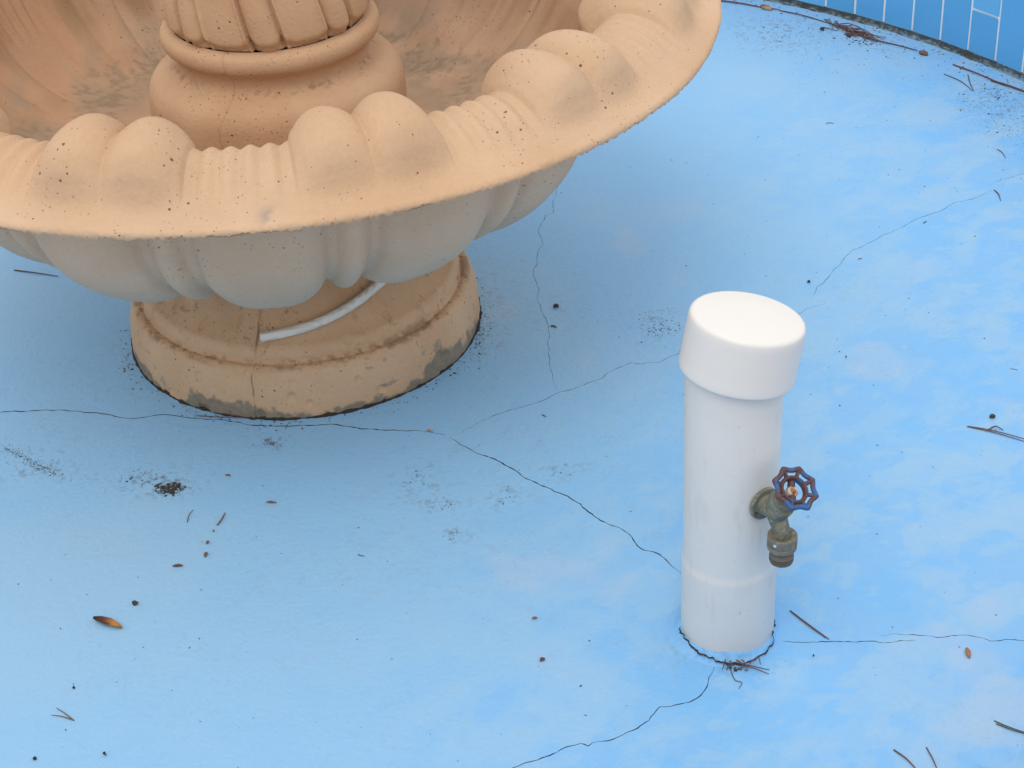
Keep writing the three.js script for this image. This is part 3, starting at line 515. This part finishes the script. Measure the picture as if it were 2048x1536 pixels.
// ---------------------------------------------------------------- hose tap on the pipe
const faucet = groupAt('hose_faucet', 0, 0, 0);
{
  const AZ = 33 * RAD; faucet.position.set(PIPE[0] + 0.0567 * Math.sin(AZ), 0.232, PIPE[1] + 0.0567 * Math.cos(AZ)); faucet.rotation.y = AZ - Math.PI / 2; // local +x points away from the pipe
  const tint = (g, f) => { const p = g.attributes.position, n = p.count, c = []; for (let i = 0; i < n; i++) c.push(...f(p.getX(i), p.getY(i), p.getZ(i))); g.setAttribute('color', new THREE.Float32BufferAttribute(c, 3)); return g; };
  const N3 = (x, y, z, s, k) => 0.5 * fbm(x * k + 7, y * k + z * k * 0.7, 3, s) + 0.5 * fbm(z * k + 3, y * k - x * k * 0.6, 3, s + 5);
  const brass = (x, y, z) => { let c = mix3([0.165, 0.172, 0.135], [0.265, 0.26, 0.195], sstep(0.35, 0.65, N3(x, y, z, 211, 130))); c = mix3(c, [0.10, 0.10, 0.085], 0.85 * sstep(0.60, 0.68, N3(x, y, z, 212, 420))); return mix3(c, [0.40, 0.40, 0.33], 0.6 * sstep(0.62, 0.70, N3(x, y, z, 213, 320))); };
  const metal = std({ vertexColors: true, roughness: 0.62, metalness: 0.35, bumpMap: skinBump, bumpScale: 0.0006 });
  const lathe = (pts, seg = 40) => mergeVertices(new THREE.LatheGeometry(pts.map(([r, h]) => new THREE.Vector2(r, h)), seg));
  const creased = (g, a = 0.6) => toCreasedNormals(g.index ? g.toNonIndexed() : g, a);
  const rod = (a, b, ra, rb, seg = 28, hs = 14) => { const A = new THREE.Vector3(...a), B = new THREE.Vector3(...b), d = B.clone().sub(A); const g = new THREE.CylinderGeometry(rb, ra, d.length(), seg, hs); g.applyQuaternion(new THREE.Quaternion().setFromUnitVectors(new THREE.Vector3(0, 1, 0), d.normalize())); g.translate((A.x + B.x) / 2, (A.y + B.y) / 2, (A.z + B.z) / 2); return g.toNonIndexed(); };
  // flange: round plate with two slots, the white pipe shows through them
  { const s = new THREE.Shape(); s.absarc(0, 0, 0.0205, 0, 2 * Math.PI, false); for (const sg of [-1, 1]) { const h = new THREE.Path(); h.absellipse(sg * 0.0150, 0.000, 0.0022, 0.0040, 0, 2 * Math.PI, true); s.holes.push(h); }
    const g = new THREE.ExtrudeGeometry(s, { depth: 0.0035, bevelEnabled: true, bevelThickness: 0.0008, bevelSize: 0.0008, bevelOffset: -0.0008, bevelSegments: 2, curveSegments: 40 }); g.rotateZ(0.5); g.rotateY(Math.PI / 2); g.translate(0.0006, 0, 0);
    mesh('flange', tint(creased(g), brass), metal, faucet); }
  // body: inlet, elbow to the outlet, shoulder to the bonnet (one smooth cast piece)
  { const parts = [rod([0.0, 0, 0], [0.012, 0.0, 0], 0.0155, 0.0118), rod([0.010, 0, 0], [0.026, 0.002, 0], 0.0118, 0.0118)];
    const sph = new THREE.SphereGeometry(0.0128, 28, 20); sph.translate(0.027, 0.003, 0); parts.push(sph.toNonIndexed());
    parts.push(rod([0.022, -0.001, 0], [0.0345, -0.022, 0], 0.0118, 0.0098), rod([0.0345, -0.0205, 0], [0.0352, -0.030, 0], 0.0098, 0.0108), rod([0.026, 0.001, 0], [0.0370, 0.0165, 0], 0.0122, 0.0118));
    const sp2 = new THREE.SphereGeometry(0.0098, 20, 14); sp2.translate(0.0345, -0.0212, 0); parts.push(sp2.toNonIndexed());
    for (const q of parts) { for (const k of Object.keys(q.attributes)) if (!['position', 'normal', 'uv'].includes(k)) q.deleteAttribute(k); }
    mesh('body', tint(mergeGeometries(parts), brass), metal, faucet); }
  const tilt = new THREE.Group(); void tilt;
  const axis = new THREE.Vector3(0.574, 0.819, 0).normalize(), q = new THREE.Quaternion().setFromUnitVectors(new THREE.Vector3(0, 1, 0), axis), J = new THREE.Vector3(0.0250, 0.0115, 0);
  const place = (g) => { g.applyQuaternion(q); g.translate(J.x, J.y, J.z); return g; };
  // bonnet: six-sided nut with a shoulder
  { const s = new THREE.Shape(); for (let i = 0; i < 6; i++) { const a = i * Math.PI / 3 + 0.3; i ? s.lineTo(0.0152 * Math.cos(a), 0.0152 * Math.sin(a)) : s.moveTo(0.0152 * Math.cos(a), 0.0152 * Math.sin(a)); } s.closePath();
    const g = new THREE.ExtrudeGeometry(s, { depth: 0.0085, bevelEnabled: true, bevelThickness: 0.0012, bevelSize: 0.0012, bevelOffset: -0.0012, bevelSegments: 2 }); g.rotateX(-Math.PI / 2); g.translate(0, 0.0035, 0);
    const bonnet = mesh('bonnet', tint(creased(place(g)), (x, y, z) => mix3(brass(x, y, z), [0.30, 0.33, 0.31], 0.35)), metal, faucet);
    const g2 = lathe([[0, 0.024], [0.0065, 0.024], [0.0082, 0.0225], [0.0085, 0.016], [0.0115, 0.0145], [0.012, 0.011], [0, 0.011]], 30); mesh('packing_nut', tint(creased(place(g2)), brass), metal, bonnet); }
  // handwheel: ring of eight lobes, spokes, hub
  { const Rr = 0.0236, H = 0.0485, n = 192; const pts = []; for (let i = 0; i < n; i++) { const a = i / n * 2 * Math.PI; const r = Rr + 0.0030 * Math.pow(Math.abs(Math.cos(4 * a)), 3) - 0.0012; pts.push(new THREE.Vector3(r * Math.cos(a), H, r * Math.sin(a))); }
    const loop = new THREE.TubeGeometry(new THREE.CatmullRomCurve3(pts, true), 220, 0.0030, 10, true).toNonIndexed();
    const parts = [loop]; for (let k = 0; k < 8; k++) { const a = k * Math.PI / 4; const b = new THREE.SphereGeometry(0.0037, 10, 8); b.translate(0.0253 * Math.cos(a), H, 0.0253 * Math.sin(a)); parts.push(b.toNonIndexed()); parts.push(rod([0.0238 * Math.cos(a), H, 0.0238 * Math.sin(a)], [0.0160 * Math.cos(a), H - 0.004, 0.0160 * Math.sin(a)], 0.0024, 0.0026, 8, 3)); }
    const inner = new THREE.TorusGeometry(0.0152, 0.0026, 10, 60); inner.rotateX(Math.PI / 2); inner.scale(1, 2.2, 1); inner.translate(0, H - 0.006, 0); parts.push(inner.toNonIndexed());
    for (const a of [0.55, 0.55 + Math.PI]) parts.push(rod([0.0148 * Math.cos(a), H - 0.0095, 0.0148 * Math.sin(a)], [0.003 * Math.cos(a), H - 0.011, 0.003 * Math.sin(a)], 0.0042, 0.0048, 12, 4));
    const paint = (x, y, z) => { const k = N3(x, y, z, 221, 95) * 0.72 + N3(x, y, z, 222, 300) * 0.28; const p = place.up ? 0 : 0; void p; let c = mix3([0.014, 0.075, 0.235], [0.03, 0.125, 0.33], N3(x, y, z, 223, 150)); return mix3(c, mix3([0.07, 0.034, 0.036], [0.115, 0.052, 0.045], N3(x, y, z, 224, 200)), sstep(0.44, 0.50, k)); };
    const g = mergeGeometries(parts.map((p) => { for (const k of Object.keys(p.attributes)) if (!['position', 'normal', 'uv'].includes(k)) p.deleteAttribute(k); return p; }));
    const wheel = mesh('handwheel', tint(place(g), paint), std({ vertexColors: true, roughness: 0.55 }), faucet); wheel.userData.label = 'blue handwheel with eight lobes, paint worn to rust';
    const hub = lathe([[0, 0.0450], [0.0030, 0.0447], [0.0034, 0.0439], [0.0034, 0.0425], [0.0062, 0.0417], [0.0070, 0.0403], [0.0070, 0.0365], [0.0045, 0.032], [0.0042, 0.02], [0, 0.02]], 24);
    mesh('stem_screw', tint(creased(place(hub), 0.5), (x, y, z) => mix3([0.55, 0.47, 0.40], [0.28, 0.12, 0.05], sstep(0.42, 0.58, N3(x, y, z, 225, 260)))), std({ vertexColors: true, roughness: 0.6, metalness: 0.3 }), wheel); }
  // vacuum breaker ring and threaded outlet
  { const X = 0.0353; const g = lathe([[0.0105, -0.0275], [0.0135, -0.0262], [0.0168, -0.0258], [0.0176, -0.0266], [0.0176, -0.0375], [0.0170, -0.0380], [0.0170, -0.0388], [0.0176, -0.0394], [0.0174, -0.0440], [0.0164, -0.0455], [0.0110, -0.0460]], 48); g.translate(X, 0, 0);
    const ring = mesh('vacuum_breaker', tint(creased(g, 0.5), (x, y, z) => { const c = brass(x, y, z); const band = sstep(-0.039, -0.036, y) * sstep(-0.027, -0.029, y); return mix3(mix3(c, [0.30, 0.26, 0.21], 0.4), [0.085, 0.035, 0.03], band * sstep(0.38, 0.52, N3(x, y, z, 231, 80))); }), metal, faucet);
    const pr = [[0.0105, -0.0455], [0.0108, -0.0500], [0.0138, -0.0545]]; for (let k = 0; k < 3; k++) { const y = -0.0555 - k * 0.0028; pr.push([0.0145, y], [0.0145, y - 0.0007], [0.0124, y - 0.0016], [0.0124, y - 0.0020]); } pr.push([0.0136, -0.0648], [0.0122, -0.0660], [0.0100, -0.0660], [0.0100, -0.0560]);
    const th = lathe(pr, 48); th.translate(X, 0, 0); mesh('threaded_outlet', tint(creased(th, 0.45), (x, y, z) => mix3([0.11, 0.105, 0.095], [0.20, 0.175, 0.14], N3(x, y, z, 232, 200))), metal, ring);
    const screw = new THREE.CylinderGeometry(0.0019, 0.0019, 0.0012, 14); screw.rotateX(Math.PI / 2); const sa = 0.34; screw.translate(0, -0.0312, 0.0178); screw.rotateY(sa); screw.translate(X, 0, 0); mesh('set_screw', screw, std({ color: lin(0.75, 0.74, 0.72), roughness: 0.3, metalness: 0.4 }), ring); }
}
top(faucet, 'weathered brass hose faucet with blue handwheel on the white pipe', 'faucet');

// ---------------------------------------------------------------- litter on the basin floor
const NEEDLE = [lin(0.145, 0.065, 0.045), lin(0.09, 0.05, 0.04), lin(0.18, 0.095, 0.065)].map((color) => std({ color, roughness: 0.7 })), GREEN = std({ color: lin(0.075, 0.085, 0.045), roughness: 0.7 });
const litterRnd = rng(404);
function needle(key, label, { r = 0.0008, mat = NEEDLE[0], group, cat = 'pine needle', name = 'pine_needle', lift = 0.0012, twin = 0 } = {}) {
  const pts = NEEDLES[key], c = pts[Math.floor(pts.length / 2)];
  const path = (dx, dz) => pts.map(([x, z], i) => [x - c[0] + dx * i / (pts.length - 1), r * 0.8 + lift * Math.sin(Math.PI * i / (pts.length - 1)) * 0.8, z - c[1] + dz * i / (pts.length - 1)]);
  const geos = [tube(path(0, 0), r, 18, 6, 0.45)]; if (twin) geos.push(tube(path(twin, twin * 0.8), r, 18, 6, 0.45));
  const m = mesh(name, mergeGeometries(geos), mat); m.position.set(c[0], 0, c[1]); return top(m, label, cat, group);
}
// flat curled flake with a ragged outline: leaf scraps, chips, seeds
function flake(key, label, cat, name, { w = 0.5, curl = 0.25, thick = 0.0006, color = [0.12, 0.06, 0.035], color2, ragged = 0.25, lift = 0.002, tip = 1, seed = 1, group } = {}) {
  const [a, b] = BITS[key], L = Math.hypot(b[0] - a[0], b[1] - a[1]), W = L * w, rr = rng(seed * 31 + 7), nu = 14, nv = 6, pos = [], col = [], idx = [];
  const edge = []; for (let i = 0; i <= nu; i++) { const t = i / nu; edge.push([Math.pow(Math.sin(Math.PI * clamp(t * 0.98 + 0.01)), 0.7 * tip) * (1 - ragged * rr()), Math.pow(Math.sin(Math.PI * clamp(t * 0.98 + 0.01)), 0.7 * tip) * (1 - ragged * rr())]); }
  for (const side of [1, 0]) for (let i = 0; i <= nu; i++) for (let j = 0; j <= nv; j++) { const t = i / nu, s = j / nv * 2 - 1, hw = W / 2 * (s < 0 ? edge[i][0] : edge[i][1]); const x = (t - 0.5) * L, z = s * hw; const y = curl * W * (s * s) * 0.6 + lift * Math.sin(Math.PI * t) * 0.6 + curl * W * 0.5 * (t - 0.5) ** 2 + side * thick; pos.push(x, y, z); const k = color2 ? sstep(0.25, 0.75, t + 0.35 * (noise(t * 9, s * 4, seed) - 0.5)) : noise(t * 6, s * 3, seed) * 0.6; col.push(...mix3(color, color2 || color.map((v) => v * 1.6), k)); }
  const S = (nu + 1) * (nv + 1), at = (s, i, j) => s * S + i * (nv + 1) + j;
  for (let i = 0; i < nu; i++) for (let j = 0; j < nv; j++) { idx.push(at(0, i, j), at(0, i, j + 1), at(0, i + 1, j), at(0, i, j + 1), at(0, i + 1, j + 1), at(0, i + 1, j)); idx.push(at(1, i, j), at(1, i + 1, j), at(1, i, j + 1), at(1, i, j + 1), at(1, i + 1, j), at(1, i + 1, j + 1)); }
  for (let i = 0; i < nu; i++) for (const j of [0, nv]) { const A = at(0, i, j), B = at(0, i + 1, j), C = at(1, i, j), D = at(1, i + 1, j); j ? idx.push(A, C, B, B, C, D) : idx.push(A, B, C, B, D, C); }
  const g = new THREE.BufferGeometry(); g.setAttribute('position', new THREE.Float32BufferAttribute(pos, 3)); g.setAttribute('color', new THREE.Float32BufferAttribute(col, 3)); g.setIndex(idx); g.computeVertexNormals();
  const m = mesh(name, g, flakeMat); m.position.set((a[0] + b[0]) / 2, 0.0004, (a[1] + b[1]) / 2); m.rotation.y = -Math.atan2(b[1] - a[1], b[0] - a[0]); return top(m, label, cat, group);
}
const flakeMat = std({ vertexColors: true, roughness: 0.75 });
const G1 = 'dry pine needles scattered on the blue floor';
needle('v_a', 'dry pine needle forming a V with another on open floor', { group: 'two needles in a V', r: 0.0007, mat: NEEDLE[2] });
needle('v_b', 'dry pine needle forming a V with another on open floor', { group: 'two needles in a V', r: 0.0007, mat: NEEDLE[2] });
needle('short_left', 'thin dark needle beside a broken brown twig', { r: 0.0006, mat: NEEDLE[1], group: G1 });
needle('frag', 'broken brown twig scrap with crumbs trailing from it', { r: 0.0012, name: 'twig', cat: 'twig', mat: NEEDLE[2] });
needle('thick', 'thick reddish double needle beside the foot of the standpipe', { r: 0.00105, twin: 0.0035, group: G1 });
needle('bot1', 'brown needle with dark tip, paired with a thinner one', { r: 0.001, group: G1 });
needle('bot2', 'thin brown needle next to a thicker dark tipped one', { r: 0.0008, group: G1 });
needle('green1', 'green pine needle sharing a sheath with its twin', { r: 0.00075, mat: GREEN, group: 'green needle pair' });
needle('green2', 'green pine needle sharing a sheath with its twin', { r: 0.00075, mat: GREEN, group: 'green needle pair' });
needle('r1', 'long brown needle of a pair with a twig scrap on it', { r: 0.0008, group: 'long needle pair' });
needle('r2', 'long brown needle of a pair with a twig scrap on it', { r: 0.0008, group: 'long needle pair' });
needle('rtwig', 'small forked twig scrap lying on a long needle pair', { r: 0.0011, lift: 0.004, name: 'twig', cat: 'twig', mat: NEEDLE[1] });
needle('c1', 'curved dark needle at the end of a hairline crack', { r: 0.001, mat: NEEDLE[1], group: G1 });
needle('c2', 'small curved reddish needle alone between crack and wall', { r: 0.0008, group: G1 });
needle('w1', 'needle joined at its tip to another near the wall', { r: 0.001, mat: NEEDLE[1], group: 'two needles near the wall' });
needle('w2', 'needle joined at its tip to another near the wall', { r: 0.001, mat: NEEDLE[1], group: 'two needles near the wall' });
needle('s1', 'short brown twig scrap beside a branching crack', { r: 0.0014, lift: 0, name: 'twig', cat: 'twig', mat: NEEDLE[1] });
needle('s2', 'tiny grey needle scrap below a hairline crack', { r: 0.0009, lift: 0, mat: NEEDLE[1], group: G1 });
needle('s3', 'tiny grey needle scrap on bare floor near the bowl rim', { r: 0.0008, lift: 0, mat: NEEDLE[1], group: G1 });
needle('p1', 'long needle sticking out of the debris at the pipe foot', { r: 0.0008, lift: 0.004, group: 'needles at the pipe foot' });
needle('p2', 'long needle sticking out of the debris at the pipe foot', { r: 0.0008, lift: 0.004, group: 'needles at the pipe foot' });
needle('p3', 'thin hooked root fibre curling from the pipe foot', { r: 0.0006, name: 'root_fibre', cat: 'fibre', mat: NEEDLE[1] });
needle('p4', 'crumpled dark twig in the debris at the pipe foot', { r: 0.0015, lift: 0.003, name: 'twig', cat: 'twig', mat: NEEDLE[1] });
needle('fb1', 'reddish needle lying along the foot of the pedestal', { r: 0.0008, group: 'needles at the pedestal foot' });
needle('fb2', 'reddish needle lying along the foot of the pedestal', { r: 0.0008, lift: 0.003, group: 'needles at the pedestal foot' });
needle('bk', 'faint dark twig on the floor behind the bowl lobes', { r: 0.0012, name: 'twig', cat: 'twig', mat: NEEDLE[1] });
needle('q1', 'tiny needle scrap on clear floor between cracks', { r: 0.0007, lift: 0, mat: NEEDLE[1], group: G1 });
needle('q2', 'tiny dark scrap just below the rising crack', { r: 0.0009, lift: 0, mat: NEEDLE[1], group: G1 });
needle('q3', 'tiny dark needle scrap touching the pedestal side', { r: 0.0008, lift: 0, mat: NEEDLE[1], group: G1 });
needle('q4', 'tiny needle scrap on floor above the long needle pair', { r: 0.0006, lift: 0, mat: NEEDLE[2], group: G1 });
needle('q5', 'tiny dark needle scrap beside the bend of a hairline crack', { r: 0.0008, lift: 0, mat: NEEDLE[1], group: G1 });
flake('leaf', 'long curled orange brown leaf with a dark end', 'leaf', 'dry_leaf', { w: 0.30, curl: 0.5, color: [0.07, 0.03, 0.015], color2: [0.40, 0.19, 0.055], ragged: 0.12, lift: 0.004, seed: 2 });
flake('chip', 'dark brown bark chip above the orange leaf', 'bark chip', 'bark_chip', { w: 1.25, thick: 0.002, color: [0.045, 0.03, 0.022], tip: 0.4, seed: 3 });
flake('crescent', 'dark curled crescent scrap on open floor', 'leaf scrap', 'leaf_scrap', { w: 0.75, curl: 1.2, lift: 0.004, color: [0.05, 0.02, 0.015], seed: 4 });
flake('l1', 'torn reddish brown leaf scrap below the trail of crumbs', 'leaf scrap', 'leaf_scrap', { w: 0.55, ragged: 0.85, color: [0.13, 0.045, 0.028], seed: 5 });
flake('l2', 'thin torn brown leaf scrap on open floor below the pedestal', 'leaf scrap', 'leaf_scrap', { w: 0.45, ragged: 0.9, color: [0.17, 0.075, 0.05], seed: 6 });
for (const [k, s] of [['b1', 7], ['b2', 8], ['b3', 9]]) flake(k, 'brown crumb in the trail below the broken twig', 'crumb', 'leaf_crumb', { w: 0.6, ragged: 0.5, color: [0.13, 0.07, 0.045], thick: 0.0012, seed: s, group: 'crumbs below the twig' });
flake('b4', 'brown leaf scrap beside the dark dirt patch', 'leaf scrap', 'leaf_scrap', { w: 0.55, ragged: 0.4, color: [0.15, 0.08, 0.05], seed: 10 });
flake('r1', 'small reddish notched leaf scrap left of the standpipe', 'leaf scrap', 'leaf_scrap', { w: 0.8, ragged: 0.6, color: [0.24, 0.08, 0.055], seed: 11 });
flake('t1', 'small dark brown wedge shaped leaf scrap', 'leaf scrap', 'leaf_scrap', { w: 0.9, ragged: 0.4, color: [0.10, 0.04, 0.03], seed: 12 });
flake('seed1', 'round dark seed with a pale centre beside the forked crack', 'seed', 'seed', { w: 0.85, tip: 0.6, thick: 0.003, color: [0.02, 0.015, 0.012], ragged: 0.05, curl: 0.1, seed: 13 });
flake('ov', 'small oval pinkish leaf below the crack', 'leaf', 'dry_leaf', { w: 0.36, color: [0.27, 0.12, 0.07], ragged: 0.1, seed: 14 });
flake('seed2', 'brown winged seed above the long needle pair', 'seed', 'seed', { w: 0.75, thick: 0.003, color: [0.05, 0.03, 0.02], ragged: 0.15, curl: 0.1, seed: 15 });
for (const [k, s] of [['seed3', 16], ['seed4', 17], ['seed5', 18], ['d1', 19], ['d2', 20]]) flake(k, 'tiny round black seed on the blue floor', 'seed', 'seed', { w: 0.9, tip: 0.5, thick: 0.0018, color: [0.012, 0.012, 0.014], ragged: 0.05, curl: 0.1, seed: s, group: 'tiny black seeds' });
flake('wl1', 'tan dried bud on the twig along the wall foot', 'bud', 'dried_bud', { w: 0.5, thick: 0.004, curl: 0.1, color: [0.24, 0.12, 0.055], color2: [0.42, 0.30, 0.18], ragged: 0.1, seed: 21 });
flake('wl2', 'brown dried bud at the end of the wall foot twig', 'bud', 'dried_bud', { w: 0.6, thick: 0.004, curl: 0.1, color: [0.16, 0.085, 0.045], ragged: 0.1, seed: 22 });
flake('wl3', 'dark crumb beside the debris at the wall foot', 'crumb', 'leaf_crumb', { w: 0.8, thick: 0.004, color: [0.05, 0.03, 0.025], seed: 23, group: 'crumbs at the wall foot' });
flake('wl4', 'dark crumb beside the debris at the wall foot', 'crumb', 'leaf_crumb', { w: 0.7, thick: 0.004, color: [0.07, 0.035, 0.025], seed: 24, group: 'crumbs at the wall foot' });
flake('orange', 'orange flake caught in the crack', 'flake', 'paint_flake', { w: 0.45, color: [0.45, 0.23, 0.10], ragged: 0.5, seed: 25 });
// twig lying along the foot of the wall and needles heaped on it
{
  const line = [[0.832, -1.286], [0.879, -1.258], [0.925, -1.231], [0.960, -1.208], [0.999, -1.174], [1.037, -1.140], [1.080, -1.083], [1.122, -1.022], [1.177, -0.980], [1.206, -0.947]];
  const seg = (pts, name, label, r, mat, grp) => { const c = pts[0]; const m = mesh(name, tube(pts.map(([x, z], i) => [x - c[0], r + 0.002 * (i % 2), z - c[1]]), r, 30, 7, 0.4), mat); m.position.set(c[0], 0, c[1]); top(m, label, 'twig', grp); };
  seg(line.slice(0, 4), 'twig', 'reddish twig along the wall foot ending at a tan bud', 0.0018, NEEDLE[0]);
  seg(line.slice(3, 7), 'twig', 'thin dark twig running into the heap of needles', 0.0013, NEEDLE[1]);
  seg(line.slice(6, 10), 'twig', 'dark twig running out of the needle heap along the wall', 0.0017, NEEDLE[1]);
  seg([[1.262, -0.872], [1.295, -0.823], [1.332, -0.772], [1.345, -0.752]], 'twig', 'orange brown twig lying parallel to the wall foot', 0.0016, NEEDLE[0]);
  seg([[1.318, -0.785], [1.345, -0.75], [1.372, -0.72], [1.41, -0.67]], 'twig', 'blackish twig beside the orange brown one at the wall foot', 0.0020, NEEDLE[1]);
  for (let k = 0; k < 26; k++) { // needles of the heap, one by one
    const t = litterRnd(), a = 0.9 + (litterRnd() - 0.5) * 1.1, L = 0.03 + 0.05 * litterRnd(), x = mix(1.055, 1.125, t) + (litterRnd() - 0.5) * 0.03, z = mix(-1.115, -1.025, t) + (litterRnd() - 0.5) * 0.03;
    const y = 0.002 + 0.006 * litterRnd(); const dx = Math.cos(a) * L / 2, dz = Math.sin(a) * L / 2, b = (litterRnd() - 0.5) * 0.012;
    const m = mesh('pine_needle', tube([[-dx, y * 0.4, -dz], [b, y + 0.002, -b], [dx, y * 0.5, dz]], 0.0011, 10, 5, 0.4), NEEDLE[k % 3]); m.position.set(x, 0, z); top(m, 'dry pine needle in the reddish heap at the wall foot', 'pine needle', 'needle heap at the wall foot');
  }
  for (let k = 0; k < 7; k++) { // needles tangled at the pipe foot
    const a = (-35 + 55 * litterRnd()) * RAD, r = 0.069 + 0.008 * litterRnd(), L = 0.010 + 0.014 * litterRnd(), b = litterRnd() * 3.1; const m = mesh('pine_needle', tube([[-Math.cos(b) * L / 2, 0.001, -Math.sin(b) * L / 2], [0, 0.004, 0.001], [Math.cos(b) * L / 2, 0.001, Math.sin(b) * L / 2]], 0.0007, 8, 5, 0.3), NEEDLE[k % 3]); m.position.set(PIPE[0] + r * Math.sin(a + 0.15), 0.003, PIPE[1] + r * Math.cos(a + 0.15)); top(m, 'short dry needle tangled in the debris at the pipe foot', 'pine needle', 'short needles at the pipe foot');
  }
}
// crumbs of soil and leaf nobody could count: one object
{
  const g0 = new THREE.IcosahedronGeometry(1, 0); const p = g0.attributes.position; for (let i = 0; i < p.count; i++) { const k = 0.75 + 0.5 * hash(Math.round(p.getX(i) * 50), Math.round((p.getY(i) + p.getZ(i) * 3) * 50), 3); p.setXYZ(i, p.getX(i) * k, p.getY(i) * k, p.getZ(i) * k); } g0.computeVertexNormals();
  const spots = [], R = rng(909), gauss = () => (R() + R() + R() + R() - 2) / 1.0;
  const add = (x, z, s, dark) => { const rr = Math.hypot(x, z); if (rr < 0.286 || rr > R_WALL - 0.012 || Math.hypot(x - PIPE[0], z - PIPE[1]) < 0.06) return; spots.push([x, z, s, dark]); };
  const fill = (key, n, s, spread = 0.5) => { const [o, a, b] = CLUSTERS[key]; for (let k = 0; k < n; k++) { const u = 0.5 + gauss() * spread, v = 0.5 + gauss() * spread; add(o[0] + (a[0] - o[0]) * u + (b[0] - o[0]) * v, o[1] + (a[1] - o[1]) * u + (b[1] - o[1]) * v, s * (0.35 + R() * R() * 1.4), R()); } };
  fill('a', 260, 0.0017, 0.6); fill('a2', 60, 0.0009, 0.8); fill('b', 60, 0.0008, 0.55); for (let k = 0; k < 150; k++) { const q = R(), e = gauss() * 0.012 * (1 - 0.6 * q); add(-0.43 + 0.115 * q + e * 0.6, 0.318 + 0.092 * q - e, 0.0005 + 0.0009 * R() * R(), 0.3 + 0.6 * R()); } fill('c', 70, 0.0008, 0.6); fill('d', 110, 0.0010, 0.7); fill('e', 22, 0.0010, 0.7); fill('f', 24, 0.0009, 0.6); fill('g', 26, 0.0008, 0.8); fill('h', 20, 0.0009, 0.7); fill('i', 22, 0.0008, 0.7); fill('w', 90, 0.0018, 0.6); fill('w5', 50, 0.0014, 0.7); fill('p', 60, 0.0012, 0.6); fill('fb', 60, 0.0011, 0.9); fill('x', 300, 0.0008, 0.8); fill('y', 300, 0.0008, 0.9);
  for (let k = 0; k < 2600; k++) { const a = R() * 2 * Math.PI, r = 0.28 + 1.3 * Math.sqrt(R()), x = r * Math.sin(a), z = r * Math.cos(a); if (fbm(x * 3, z * 3, 3, 301) < 0.40 + 0.15 * R()) continue; add(x, z, 0.0003 + 0.0009 * R() ** 3, R()); }
  for (let k = 0; k < 2600; k++) { const a = R() * 2 * Math.PI, r = R_WALL - 0.014 - Math.abs(gauss()) * (k % 3 ? 0.05 : 0.16); add(r * Math.sin(a), r * Math.cos(a), 0.0006 + 0.0014 * R() ** 2, R()); }
  for (let k = 0; k < 420; k++) { const a = R() * 2 * Math.PI, r = 0.288 + Math.abs(gauss()) * 0.02; add(r * Math.sin(a), r * Math.cos(a), 0.0005 + 0.0012 * R() ** 2, R()); }
  const inst = new THREE.InstancedMesh(g0, std({ color: 0xffffff, roughness: 0.95 }), spots.length); inst.name = 'soil_crumbs'; const M = new THREE.Matrix4(), Q = new THREE.Quaternion(), E = new THREE.Euler();
  spots.forEach(([x, z, s, d], i) => { E.set((R() - 0.5) * 0.5, R() * 6.3, (R() - 0.5) * 0.5); Q.setFromEuler(E); M.compose(new THREE.Vector3(x, s * 0.28, z), Q, new THREE.Vector3(s * (0.8 + 1.2 * R()), s * 0.45, s * (0.6 + 0.5 * R()))); inst.setMatrixAt(i, M); inst.setColorAt(i, d < 0.5 ? lin(0.03, 0.032, 0.035) : d < 0.8 ? lin(0.075, 0.05, 0.038) : lin(0.12, 0.09, 0.075)); });
  inst.castShadow = inst.receiveShadow = true; top(inst, 'fine dark crumbs of soil and leaf strewn over the blue floor', 'debris', null, 'stuff');
}
renderer.render(scene, camera);
